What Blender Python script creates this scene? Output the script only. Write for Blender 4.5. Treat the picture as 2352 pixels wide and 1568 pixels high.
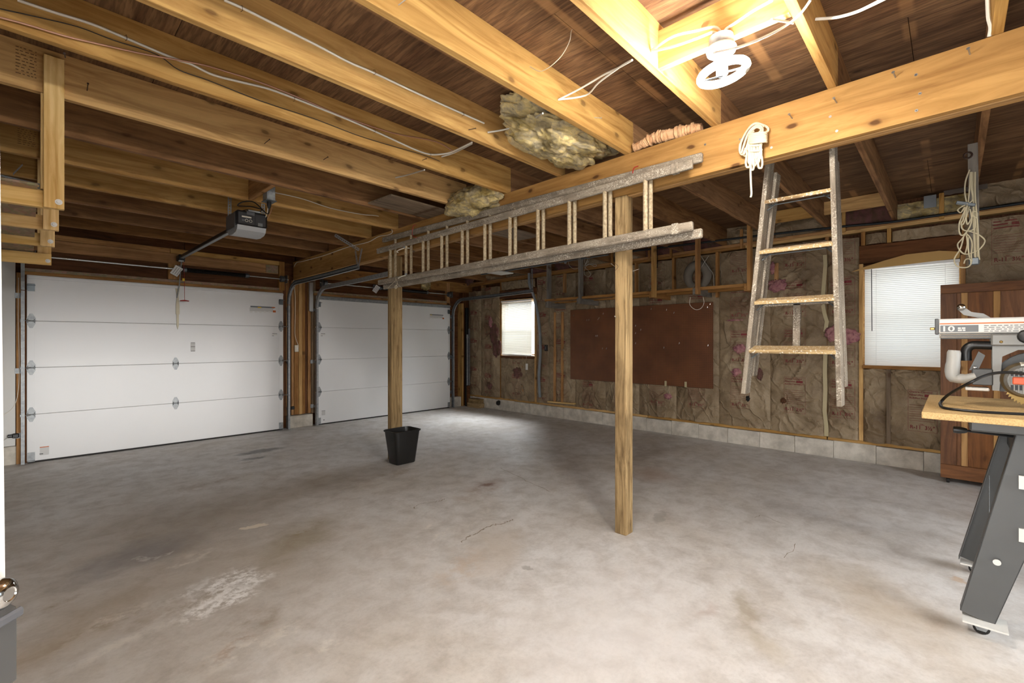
import bpy, bmesh, math, random
from mathutils import Vector, Matrix, noise
random.seed(7)
for o in list(bpy.data.objects): bpy.data.objects.remove(o)
SC = bpy.context.scene
COL = SC.collection

# ------------------------------------------------------------------ camera
F = 1062.0; CAMZ = 1.382; CX, CY = 1176.0, 784.0
TH = math.atan2(2187 - 1176, F)
cam_d = bpy.data.cameras.new('camera'); cam = bpy.data.objects.new('camera', cam_d); COL.objects.link(cam)
cam.location = (0, 0, CAMZ); cam.rotation_euler = (math.pi / 2, 0, TH - math.pi / 2)
cam_d.sensor_width = 36; cam_d.lens = 36 * F / 2352; cam_d.clip_start = 0.05; cam_d.clip_end = 200
SC.camera = cam
# ------------------------------------------------------------------ light
SC.view_settings.view_transform = 'Standard'; SC.view_settings.look = 'None'
SC.view_settings.gamma = 1; SC.view_settings.use_curve_mapping = False
SC.view_settings.exposure = 1.35
w = bpy.data.worlds.new('sky'); SC.world = w; w.use_nodes = True
w.node_tree.nodes['Background'].inputs[0].default_value = (0.75, 0.87, 1.0, 1)
w.node_tree.nodes['Background'].inputs[1].default_value = 0.8
def area(name, loc, rot, sx, sy, power, col):
    l = bpy.data.lights.new(name, 'AREA'); l.shape = 'RECTANGLE'; l.size = sx; l.size_y = sy; l.energy = power; l.color = col
    o = bpy.data.objects.new(name, l); COL.objects.link(o); o.location = loc; o.rotation_euler = rot; return o
R90 = math.pi / 2
# daylight outside the two blinds and the open house doorway, plus added fill light at the unseen front window
area('daylight_window_far', (7.9, 6.17, 2.85), (0, math.radians(58), 0), 1.6, 1.6, 420, (0.92, 0.97, 1.0))
area('daylight_window_near', (7.6, 0.34, 2.1), (0, math.radians(75), 0), 1.3, 1.1, 7, (0.92, 0.97, 1.0))
area('daylight_doorway', (-0.95, 0.29, 1.15), (0, -R90, 0), 1.9, 0.85, 25, (1.0, 0.98, 0.96))
area('fill_front_window', (2.2, -6.6, 4.3), (math.radians(65), 0, 0), 6.0, 4.0, 900, (0.95, 0.98, 1.0))
# low hazy sun added through the made-up front window to brighten the far doors
sun_d = bpy.data.lights.new('sun', 'SUN'); sun_d.energy = 0.85; sun_d.angle = math.radians(11); sun_d.color = (1.0, 0.985, 0.96)
sun = bpy.data.objects.new('sun', sun_d); COL.objects.link(sun); sun.location = (2.6, -12, 5); sun.rotation_euler = (math.radians(90 - 4.6), 0, math.radians(4))
LAMP_STRENGTH = 165.0

# ------------------------------------------------------------------ pixel helper (photo pixel -> point on a plane)
_c, _s = math.cos(TH), math.sin(TH)
def P(px, py, ax, val):
    a = (px - CX) / F; b = (CY - py) / F
    r = (_c + a * _s, _s - a * _c, b); o = (0, 0, CAMZ); i = 'xyz'.index(ax)
    t = (val - o[i]) / r[i]
    return Vector([o[k] + t * r[k] for k in range(3)])
def zc(y): return 2.725 - 0.0105 * y        # underside of the joists

# ------------------------------------------------------------------ materials
def lin(h, a=1.0):
    h = h.lstrip('#'); v = [int(h[i:i + 2], 16) / 255 for i in (0, 2, 4)]
    return tuple((x / 12.92 if x <= .04045 else ((x + .055) / 1.055) ** 2.4) for x in v) + (a,)
class NT:
    def __init__(s, name):
        s.m = bpy.data.materials.new(name); s.m.use_nodes = True; s.t = s.m.node_tree; s.b = s.t.nodes['Principled BSDF']
    def n(s, typ, **kw):
        nd = s.t.nodes.new('ShaderNode' + typ)
        for k, v in kw.items():
            if k.startswith('i_'):
                key = k[2:]; key = int(key) if key.isdigit() else key.replace('_', ' ')
                if hasattr(v, 'is_output'): s.t.links.new(v, nd.inputs[key])
                else: nd.inputs[key].default_value = v
            else: setattr(nd, k, v)
        return nd
    def link(s, a, b): s.t.links.new(a, b)
    def set(s, key, v):
        if hasattr(v, 'is_output'): s.t.links.new(v, s.b.inputs[key])
        else: s.b.inputs[key].default_value = v
    def coord(s, rnd=True, scale=(1, 1, 1), kind='Object'):
        tc = s.n('TexCoord').outputs[kind]
        if rnd:
            r = s.n('ObjectInfo').outputs['Random']
            mul = s.n('Math', operation='MULTIPLY', i_0=r, i_1=37.0).outputs[0]
            tc = s.n('VectorMath', operation='ADD', i_0=tc, i_1=mul).outputs[0]
        return s.n('VectorMath', operation='MULTIPLY', i_0=tc, i_1=scale).outputs[0]
    def noise(s, vec, scale=5, detail=4, rough=.55, dist=0.0):
        return s.n('TexNoise', i_Vector=vec, i_Scale=scale, i_Detail=detail, i_Roughness=rough, i_Distortion=dist).outputs[0]
    def ramp(s, fac, stops):
        r = s.n('ValToRGB', i_0=fac); e = r.color_ramp.elements
        while len(e) < len(stops): e.new(0.5)
        for k, (p, c) in enumerate(stops): e[k].position = p; e[k].color = c if len(c) == 4 else tuple(c) + (1,)
        return r.outputs[0]
    def mix(s, fac, a, b, mode='MIX'):
        m = s.n('Mix', data_type='RGBA', blend_type=mode)
        for k, v in ((0, fac), (6, a), (7, b)):
            if hasattr(v, 'is_output'): s.link(v, m.inputs[k])
            else: m.inputs[k].default_value = v
        return m.outputs[2]
    def math(s, op, a, b=0.0, c=0.0):
        return s.n('Math', operation=op, i_0=a, i_1=b, i_2=c).outputs[0]
    def bump(s, h, strength=.3, dist=.01):
        s.set('Normal', s.n('Bump', i_Height=h, i_Strength=strength, i_Distance=dist).outputs[0])
W1 = (1, 1, 1, 1); K0 = (0, 0, 0, 1)
MATS = {}
def wood(name, dark, light, knot='#4a2c12', rough=.75, knots=.5, stain=0.25, vary=.25, gscale=1.0, bump=.25):
    m = NT(name)
    v = m.coord(True, (1.1 * gscale, 16 * gscale, 16 * gscale))
    warp = m.coord(True, (.8, 4, 4))
    nz = m.noise(warp, 1.4, 2)
    v2 = m.n('VectorMath', operation='ADD', i_0=v, i_1=m.n('VectorMath', operation='SCALE', i_0=m.n('TexNoise', i_Vector=warp, i_Scale=1.3, i_Detail=2.0).outputs[1], i_3=2.2).outputs[0]).outputs[0]
    g = m.noise(v2, 1.6, 6, .6, .6)
    col = m.ramp(g, [(.3, lin(dark)), (.62, lin(light)), (.75, lin(light))])
    # growth-ring lines
    wv = m.n('TexWave', wave_type='BANDS', bands_direction='Y', i_Vector=m.coord(True, (.35, 9, 6)), i_Scale=1.1, i_Distortion=5.0, i_Detail=3.0, i_Detail_Scale=.8).outputs[1]
    col = m.mix(m.math('MULTIPLY', m.ramp(wv, [(.55, K0), (.95, W1)]), .22), col, lin(dark), 'MULTIPLY')
    # stains and dirt along the board
    st = m.noise(m.coord(True, (1.2, 3, 3)), 1.7, 5, .65)
    col = m.mix(m.math('MULTIPLY', m.ramp(st, [(.5, K0), (.72, W1)]), stain), col, lin(dark), 'MULTIPLY')
    # knots
    sx = m.n('SeparateXYZ', i_0=m.n('VectorMath', operation='ADD', i_0=m.coord(True, (3.0, 5.5, 5.5)), i_1=m.n('VectorMath', operation='SCALE', i_0=m.n('TexNoise', i_Vector=warp, i_Scale=6.0, i_Detail=2.0).outputs[1], i_3=.16).outputs[0]).outputs[0])
    vo = m.n('TexVoronoi', voronoi_dimensions='2D', i_Vector=m.n('CombineXYZ', i_0=sx.outputs[0], i_1=sx.outputs[2]).outputs[0], i_Scale=1.0)
    gate = m.ramp(m.n('SeparateColor', i_0=vo.outputs['Color']).outputs[0], [(.62, K0), (.64, W1)])
    kn = m.math('MULTIPLY', m.ramp(vo.outputs[0], [(.05, W1), (.10, lin('#8a8a8a')), (.2, K0)]), gate)
    col = m.mix(m.math('MULTIPLY', kn, knots * 1.3), col, lin(knot))
    rv = m.n('ObjectInfo').outputs['Random']
    hs = m.n('HueSaturation', i_Color=col, i_Value=m.math('ADD', m.math('MULTIPLY', rv, vary), 1 - vary / 2),
             i_Saturation=m.math('ADD', m.math('MULTIPLY', rv, -.12), 1.06)).outputs[0]
    m.set('Base Color', hs); m.set('Roughness', rough); m.set('Specular IOR Level', .25)
    m.bump(g, bump, .004)
    MATS[name] = m.m
wood('joist_wood', '#a67c46', '#d2a96b', vary=.2)
wood('joist_brown_shaded', '#6f4d2e', '#9c7248', vary=.25, stain=.4)  # darker brown boards, with part of the ceiling shade put into the colour
wood('beam_wood', '#97703f', '#b98f58', knots=.7, vary=.08, stain=.15)
wood('bright_lumber', '#d4a862', '#f2d193', vary=.12, stain=.1)
wood('stud_wood', '#8c6238', '#b98a55', vary=.3, stain=.4)
wood('dark_wood', '#4d3017', '#74492a', vary=.3, stain=.5)
wood('grey_wood', '#5c564f', '#8b8378', vary=.2, stain=.4)
wood('post_wood', '#6f5838', '#b2966a', knots=.3, vary=.1, stain=.6, gscale=1.6, bump=.5)
wood('cabinet_wood', '#5a371f', '#855732', knots=.5, vary=.12, stain=.4, rough=.5)
wood('cabinet_batten', '#9c744a', '#c49a66', vary=.1)
wood('plank_grey', '#6b5a49', '#8f7b64', vary=.1)

def plywood(name, dark, light, bands=True):
    m = NT(name)
    g0 = m.n('NewGeometry').outputs['Position']
    v = m.n('VectorMath', operation='ADD', i_0=m.n('VectorMath', operation='MULTIPLY', i_0=g0, i_1=(9, .9, 9)).outputs[0],
            i_1=m.math('MULTIPLY', m.n('ObjectInfo').outputs['Random'], 31.0)).outputs[0]
    g = m.noise(v, 1.5, 6, .62, 1.2)
    fine = m.noise(m.n('VectorMath', operation='MULTIPLY', i_0=g0, i_1=(90, 7, 90)).outputs[0], 1.0, 3)
    col = m.ramp(g, [(.28, lin(dark)), (.68, lin(light))])
    col = m.mix(m.math('MULTIPLY', m.ramp(fine, [(.42, W1), (.55, K0)]), .35), col, lin('#2c1a10'), 'MULTIPLY')
    big = m.noise(g0, 1.3, 3)
    col = m.mix(m.math('MULTIPLY', m.ramp(big, [(.4, K0), (.7, W1)]), .5), col, lin('#5d4030'), 'MULTIPLY')
    if bands:   # pale ghost strips left by the studs the sheets were once nailed to
        y = m.n('SeparateXYZ', i_0=g0).outputs[1]
        ph = m.math('ABSOLUTE', m.math('SUBTRACT', m.math('FRACT', m.math('MULTIPLY', m.math('SUBTRACT', y, .458), 1 / .6035)), .5))
        b = m.ramp(ph, [(.03, W1), (.055, K0)])
        nb = m.ramp(m.noise(m.n('VectorMath', operation='MULTIPLY', i_0=g0, i_1=(2.5, .3, 1)).outputs[0], 1.0, 3), [(.46, K0), (.56, W1)])
        col = m.mix(m.math('MULTIPLY', m.math('MULTIPLY', b, nb), .55), col, lin('#b78a5c'))
        x = m.n('SeparateXYZ', i_0=g0).outputs[0]
    vo = m.n('TexVoronoi', i_Vector=m.n('VectorMath', operation='MULTIPLY', i_0=g0, i_1=(3.2, 1.6, 1)).outputs[0], i_Scale=1.0).outputs[0]
    col = m.mix(m.math('MULTIPLY', m.ramp(vo, [(.035, W1), (.06, K0)]), .75), col, lin('#241208'))
    m.set('Base Color', col); m.set('Roughness', .7); m.set('Specular IOR Level', .25); m.bump(g, .15, .004)
    MATS[name] = m.m
plywood('deck_plywood', '#5b3d2a', '#93714f')

def plain(name, col, rough=.5, metal=0, spec=.5, var=0.0, vs=8, bump=0, col2=None, bs=60, stretch=(1, 1, 1), **kw):
    m = NT(name)
    if var or col2:
        v = m.coord(True, stretch)
        nz = m.noise(v, vs, 5, .6)
        c2 = lin(col2) if col2 else lin(col)
        base = m.ramp(nz, [(.35, lin(col)), (.65, c2)])
        if var: base = m.n('HueSaturation', i_Color=base, i_Value=m.math('ADD', m.math('MULTIPLY', nz, var * 2), 1 - var)).outputs[0]
        m.set('Base Color', base)
    else: m.set('Base Color', lin(col))
    m.set('Roughness', rough); m.set('Metallic', metal); m.set('Specular IOR Level', spec)
    if bump: m.bump(m.noise(m.coord(False), bs, 4), bump, .004)
    for k, v in kw.items(): m.set(k.replace('_', ' '), v)
    MATS[name] = m.m
plain('door_white', '#e4e3e2', .38, var=.02, vs=3, bump=.05, bs=180)
plain('drywall', '#dddbd6', .9, var=.05, vs=2.5)
plain('galvanized', '#a4a6a6', .5, .45, var=.12, vs=30, col2='#85888a')
plain('galvanized_dark', '#6d7377', .42, .7, var=.15, vs=30)
plain('steel_bright', '#c9c9c7', .25, .9)
plain('black_plastic', '#191817', .38, var=.1, vs=4)
plain('black_metal', '#131416', .35, .3)
plain('grey_plastic', '#57575a', .5, var=.05)
plain('white_plastic', '#e8e6e2', .4)
plain('cream_plastic', '#e3dccb', .45)
plain('opener_dark', '#242325', .42, .2, var=.1)
plain('lens_grey', '#bdbfc2', .35, Transmission_Weight=.15)
plain('cable_white', '#e6dfd0', .5)
plain('cable_grey', '#bdb8ad', .5)
plain('cable_black', '#141414', .45)
plain('cable_copper', '#b98a72', .4, .3)
plain('wire_dark', '#2b2320', .6)
plain('rope_white', '#d3c6ab', .85, bump=.6, bs=260)
plain('rope_cord', '#c3b89a', .85, bump=.4, bs=300)
plain('red_plastic', '#a3281f', .4)
plain('orange_plate', '#d9603a', .45)
plain('yellow_tag', '#e3bd1c', .5)
plain('paper_white', '#dcdad6', .7)
plain('label_grey', '#6f7274', .6)
plain('label_orange', '#c8641b', .5)
plain('label_black', '#222222', .6)
plain('label_faint', '#c9c7c4', .6)
plain('kraft_red', '#7c3031', .8)
plain('kraft_red_pale', '#7d3c36', .85)
plain('tape_pale', '#b9ab86', .6, var=.1, vs=12)
plain('cardboard', '#c09a5e', .8, var=.08, vs=6)
plain('pink_insulation', '#bd8a86', 1.0, var=.35, vs=22, col2='#8a5560', bump=1.0, bs=90)
plain('pink_dusty', '#7a4f4c', 1.0, var=.35, vs=14, col2='#54402f', bump=1.0, bs=60)
plain('beige_insulation', '#d8ae84', 1.0, var=.3, vs=25, col2='#b98a60', bump=1.0, bs=70)
plain('nail_steel', '#a9a39a', .4, .7)
plain('nail_rust', '#3d2a20', .6, .4)
plain('stamp_ink', '#6b4d30', .8)
plain('badge_boss', '#b98a72', .5)
plain('saw_handle', '#a9a8a3', .5, .1, var=.08, vs=20)
plain('bracket_cream', '#cfc6ac', .5, .1)
plain('rung_paint', '#c2b192', .8, var=.15, vs=60, col2='#8f7d62', bump=.2)
plain('saw_grey', '#50504f', .45, .2, var=.08, vs=12)
plain('saw_silver', '#82817d', .45, .3, var=.08, vs=14)
plain('saw_light', '#d2d0ca', .45, .1)
plain('motor_brown', '#6a5a3e', .5, .4, var=.2, vs=14)
plain('blade_brass', '#a58a55', .38, .75, var=.12, vs=6)
plain('aluminium_foil', '#cfcfcc', .3, .85, bump=.5, bs=40)
plain('rubber_black', '#17130f', .7)
plain('pipe_black', '#1c1f21', .5, .3)
plain('concrete_block', '#b5ada0', .95, var=.12, vs=7, col2='#d6cec1', bump=.5, bs=110)
plain('horse_collar_grey', '#7c7468', .9, var=.2, vs=12)
plain('lockbox_grey', '#4d4c4b', .42)
plain('knob_chrome', '#c8c6c2', .12, 1.0)
plain('entry_door_paint', '#eceae3', .45)
plain('duct_grey', '#7e8286', .6, var=.25, vs=14)

def m_osb():
    m = NT('osb'); v = m.coord(True, (1, 1, 1))
    vo = m.n('TexVoronoi', feature='F1', i_Vector=m.n('VectorMath', operation='MULTIPLY', i_0=v, i_1=(14, 30, 30)).outputs[0], i_Scale=1.5)
    c = m.n('HueSaturation', i_Color=m.mix(.35, lin('#a98a5c'), vo.outputs['Color'], 'SOFT_LIGHT'), i_Saturation=.7).outputs[0]
    c = m.mix(m.math('MULTIPLY', m.noise(v, 40, 3), .5), c, lin('#6a4a2a'), 'MULTIPLY')
    m.set('Base Color', c); m.set('Roughness', .85); m.bump(vo.outputs[0], .5, .004); MATS['osb'] = m.m
m_osb()
def m_particle():
    m = NT('particle_board'); v = m.coord(False)
    f = m.noise(v, 160, 4, .7); g = m.noise(v, 9, 3)
    c = m.ramp(f, [(.3, lin('#b8925a')), (.6, lin('#e2c288'))])
    c = m.mix(m.math('MULTIPLY', g, .35), c, lin('#a98a5c'), 'MULTIPLY')
    m.set('Base Color', c); m.set('Roughness', .75); m.bump(f, .3, .002); MATS['particle_board'] = m.m
m_particle()
def m_kraft():
    m = NT('kraft_paper'); v = m.coord(True)
    a = m.noise(v, 3.2, 5, .6, .8); big = m.noise(v, 1.1, 2)
    c = m.ramp(a, [(.3, lin('#7c684f')), (.55, lin('#9a866a')), (.75, lin('#ae9b80'))])
    c = m.mix(m.math('MULTIPLY', m.ramp(big, [(.45, K0), (.7, W1)]), .5), c, lin('#9a8460'), 'MULTIPLY')
    vw = m.n('VectorMath', operation='ADD', i_0=v, i_1=m.n('VectorMath', operation='SCALE', i_0=m.n('TexNoise', i_Vector=v, i_Scale=3.0, i_Detail=3.0).outputs[1], i_3=.35).outputs[0]).outputs[0]
    cr = m.n('TexVoronoi', feature='DISTANCE_TO_EDGE', i_Vector=m.n('VectorMath', operation='MULTIPLY', i_0=m.n('VectorRotate', rotation_type='X_AXIS', i_Vector=vw, i_Angle=.6).outputs[0], i_1=(1, 1, .45)).outputs[0], i_Scale=5.5).outputs[0]
    crs = m.ramp(cr, [(0, W1), (.10, K0)])
    cr2 = m.n('TexVoronoi', feature='DISTANCE_TO_EDGE', i_Vector=vw, i_Scale=19.0).outputs[0]
    h = m.math('ADD', m.math('MULTIPLY', crs, .8), m.math('MULTIPLY', m.ramp(cr2, [(0, W1), (.1, K0)]), .12))
    h = m.math('ADD', h, m.math('MULTIPLY', a, .8))
    m.set('Base Color', c); m.set('Roughness', .55); m.set('Specular IOR Level', .35); m.bump(h, .65, .018); MATS['kraft_paper'] = m.m
m_kraft()
def m_fiberglass():
    m = NT('yellow_fiberglass'); v = m.coord(True)
    vs = m.n('VectorMath', operation='MULTIPLY', i_0=v, i_1=(4, 9, 14)).outputs[0]
    a = m.noise(vs, 1.6, 6, .65, 1.0); b = m.noise(v, 5, 4); f = m.noise(v, 70, 4, .7, 1.0)
    c = m.ramp(a, [(.28, lin('#857b63')), (.43, lin('#b0a182')), (.57, lin('#d2bc85')), (.70, lin('#efdba2'))])
    c = m.mix(m.ramp(b, [(.45, K0), (.65, W1)]), c, lin('#b0a992'), 'MULTIPLY')
    m.set('Base Color', c); m.set('Roughness', 1.0); m.set('Specular IOR Level', .1); m.bump(m.math('ADD', f, m.math('MULTIPLY', a, .4)), .6, .01); m.set('Subsurface Weight', .25); m.set('Subsurface Radius', (.03, .025, .015)); MATS['yellow_fiberglass'] = m.m
m_fiberglass()
def m_ladder():
    m = NT('paint_spattered_wood'); v = m.coord(True)
    g = m.noise(m.coord(True, (2, 20, 20)), 1.6, 5, .6, .5)
    c = m.ramp(g, [(.3, lin('#655a4d')), (.65, lin('#968a79'))])
    s = m.noise(v, 150, 3, .65); s2 = m.noise(v, 9, 3)
    mask = m.math('MULTIPLY', m.ramp(s, [(.53, K0), (.6, W1)]), m.ramp(s2, [(.40, K0), (.62, W1)]))
    c = m.mix(mask, c, lin('#cfc5b4'))
    d = m.noise(v, 40, 3); c = m.mix(m.math('MULTIPLY', m.ramp(d, [(.58, K0), (.66, W1)]), .3), c, lin('#4a3a2c'))
    m.set('Base Color', c); m.set('Roughness', .8); m.bump(s, .4, .003); MATS['paint_spattered_wood'] = m.m
m_ladder()
def m_step():
    m = NT('paint_spattered_tread'); v = m.coord(True)
    wv = m.n('TexWave', wave_type='BANDS', bands_direction='Y', i_Vector=m.coord(True, (3, 30, 30)), i_Scale=.9, i_Distortion=6.0, i_Detail=3.0).outputs[1]
    c = m.ramp(wv, [(.2, lin('#7a603e')), (.8, lin('#b59a6c'))])
    s = m.noise(v, 90, 3, .65); c = m.mix(m.ramp(s, [(.56, K0), (.62, W1)]), c, lin('#d9d0c0'))
    m.set('Base Color', c); m.set('Roughness', .8); MATS['paint_spattered_tread'] = m.m
m_step()
def m_peg():
    m = NT('pegboard_hardboard'); v = m.coord(False)
    c = m.ramp(m.noise(v, 3, 4), [(.3, lin('#5c351c')), (.7, lin('#764829'))])
    fr = m.n('VectorMath', operation='FRACTION', i_0=m.n('VectorMath', operation='SCALE', i_0=v, i_3=1 / .0254).outputs[0]).outputs[0]
    d = m.n('SeparateXYZ', i_0=fr)
    r = m.math('SQRT', m.math('ADD', m.math('POWER', m.math('SUBTRACT', d.outputs[1], .5), 2.0), m.math('POWER', m.math('SUBTRACT', d.outputs[2], .5), 2.0)))
    c = m.mix(m.ramp(r, [(.12, W1), (.16, K0)]), c, lin('#1c0e06'))
    m.set('Base Color', c); m.set('Roughness', .42); MATS['pegboard_hardboard'] = m.m
m_peg()
def m_slat(name, c1, c2, tr):
    m = NT(name); d = m.n('BsdfDiffuse', i_Color=lin(c1)); t = m.n('BsdfTranslucent', i_Color=lin(c2))
    mx = m.n('MixShader', i_0=tr, i_1=d.outputs[0], i_2=t.outputs[0])
    out = [n for n in m.t.nodes if n.type == 'OUTPUT_MATERIAL'][0]; m.link(mx.outputs[0], out.inputs[0]); MATS[name] = m.m
m_slat('blind_slat', '#eceae4', '#f3f1ea', .30); m_slat('blind_slat_dimmed', '#b9b6ad', '#c9c6bc', .10)  # far blind's darker slat copy dims the window light in its colour
def m_glass():
    m = NT('window_glass'); m.set('Base Color', (1, 1, 1, 1)); m.set('Roughness', .02); m.set('Transmission Weight', 1.0); m.set('IOR', 1.01); m.set('Alpha', .25); MATS['window_glass'] = m.m
m_glass()
def m_emit(name, col, st):
    m = NT(name); m.set('Base Color', col); m.set('Emission Color', col); m.set('Emission Strength', st); MATS[name] = m.m
m_emit('lamp_tube', (1.0, .965, .9, 1), LAMP_STRENGTH)

def m_floor():
    m = NT('concrete_floor'); p = m.n('NewGeometry').outputs['Position']
    warp = m.n('TexNoise', i_Vector=p, i_Scale=2.2, i_Detail=5.0, i_Roughness=.65).outputs[1]
    wp = m.n('VectorMath', operation='ADD', i_0=p, i_1=m.n('VectorMath', operation='SCALE', i_0=m.n('VectorMath', operation='SUBTRACT', i_0=warp, i_1=(.5, .5, .5)).outputs[0], i_3=.55).outputs[0]).outputs[0]
    a = m.noise(p, .9, 6, .6, .5); f = m.noise(p, 45, 5, .7); md = m.noise(p, 6, 5, .65, .3)
    c = m.ramp(a, [(.3, lin('#c1b9af')), (.5, lin('#ccc7c2')), (.72, lin('#d7d4d1'))])
    c = m.mix(m.math('MULTIPLY', m.ramp(md, [(.42, K0), (.68, W1)]), .38), c, lin('#a39482'), 'MULTIPLY')
    c = m.mix(m.math('MULTIPLY', m.ramp(f, [(.45, K0), (.7, W1)]), .16), c, lin('#6f655b'))
    def stain(x, y, rx, ry, rot, col, amt, soft=.5, nz=None):
        nonlocal c
        q = m.n('VectorMath', operation='SUBTRACT', i_0=wp, i_1=(x, y, 0)).outputs[0]
        q = m.n('VectorRotate', rotation_type='Z_AXIS', i_Vector=q, i_Angle=-rot).outputs[0]
        q = m.n('VectorMath', operation='MULTIPLY', i_0=q, i_1=(1 / rx, 1 / ry, 0)).outputs[0]
        d = m.n('VectorMath', operation='LENGTH', i_0=q).outputs[1]
        k = m.ramp(d, [(1 - soft, W1), (1.0, K0)])
        if nz:
            k = m.math('MULTIPLY', k, m.ramp(m.noise(p, nz, 5, .7), [(.44, K0), (.56, W1)]))
        c = m.mix(m.math('MULTIPLY', k, amt), c, lin(col))
    def at(px, py): v = P(px, py, 'z', 0); return v.x, v.y
    stain(.9, 3.6, 1.6, 2.2, .2, '#a3937f', .45, .9)
    stain(*at(470, 1180), 1.0, .7, .3, '#857766', .55, .8)
    stain(*at(330, 1270), .5, .28, .4, '#6f6a6c', .6, .8)
    stain(*at(250, 1400), .5, .25, .3, '#9a8870', .5, .8)
    stain(*at(120, 1500), .35, .2, .3, '#a18d72', .5, .8)
    stain(*at(760, 1100), .9, .5, .1, '#85755f', .55, .8)
    stain(*at(700, 1230), .5, .25, .6, '#86754f', .5, .8)
    stain(*at(600, 1035), .35, .13, 0, '#56534f', .75, .6)
    stain(*at(590, 1052), .2, .06, 0, '#4c4946', .6, .6)
    stain(*at(510, 1350), .30, .22, .2, '#efece8', .95, .5, 16)
    stain(*at(490, 1385), .24, .16, .2, '#f1eeea', .95, .5, 22)
    stain(*at(350, 1275), .1, .03, .2, '#c3bdb8', .7, .4, 16)
    stain(*at(575, 1208), .09, .06, .2, '#dfd3c0', .9, .3)
    for (a_, b_, r1_, r2_) in ((440, 1275, .2, .05), (380, 1300, .1, .03), (640, 1440, .2, .05), (540, 1500, .2, .06), (280, 1420, .2, .08), (980, 1215, .12, .04), (1030, 1225, .15, .05), (760, 1470, .15, .05), (860, 1350, .1, .04), (1120, 1170, .1, .03), (300, 1480, .3, .08)):
        stain(*at(a_, b_), r1_ * .8, r2_, .3, '#e2dacd', .42, .7, 15)
    for (a_, b_, r1_, r2_, c_) in ((420, 1390, .35, .08, '#8d7a5f'), (250, 1440, .3, .07, '#8a7556'), (600, 1420, .3, .09, '#94816a'), (150, 1380, .2, .06, '#8b765a'), (560, 1480, .2, .03, '#8d6a4c'), (700, 1215, .25, .07, '#8a7650'), (900, 1090, .6, .15, '#97836b'), (1100, 1130, .35, .15, '#a58f7b'), (1060, 1300, .3, .12, '#bba691'), (500, 1110, .5, .12, '#8f7b68')):
        stain(*at(a_, b_), r1_, r2_, .3, c_, .55, .8, 7)
    stain(*at(1115, 1114), .11, .06, .2, '#5a352a', .85, .7)
    stain(*at(1118, 1112), .28, .16, .2, '#8a6a52', .55, .8)
    stain(*at(1490, 1040), .7, .25, .2, '#8c7f70', .55, .7)
    stain(*at(1480, 1035), .35, .10, .3, '#d0cbc4', .5, .5, 14)
    stain(*at(1500, 1090), .35, .25, .4, '#98775f', .45, .8)
    stain(*at(1515, 1187), .17, .07, .2, '#8f8880', .5, .4)
    stain(*at(1215, 1302), .05, .05, 0, '#97908a', .7, .3)
    stain(*at(1710, 1390), .22, .07, .5, '#8f8066', .5, .7)
    stain(*at(1760, 1480), .22, .12, .3, '#9a8c72', .45, .7)
    stain(*at(1600, 1390), .14, .06, .3, '#9d8474', .45, .7)
    stain(*at(2050, 1400), .7, .35, .9, '#a8926f', .45, .9)
    stain(*at(1150, 1250), .55, .25, .5, '#b09f8b', .5, .8)
    stain(*at(1400, 1450), .9, .5, .2, '#d3cecb', .5, .9)
    stain(*at(1190, 1030), .2, .08, .2, '#dedad6', .6, .5, 18)
    stain(*at(2200, 1330), .05, .05, 0, '#b28a5c', .5, .6)
    m.set('Base Color', c); m.set('Roughness', m.math('ADD', m.math('MULTIPLY', md, .3), .38)); m.set('Specular IOR Level', .4)
    m.bump(f, .12, .003); MATS['concrete_floor'] = m.m
m_floor()
def M(n): return MATS[n]

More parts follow.
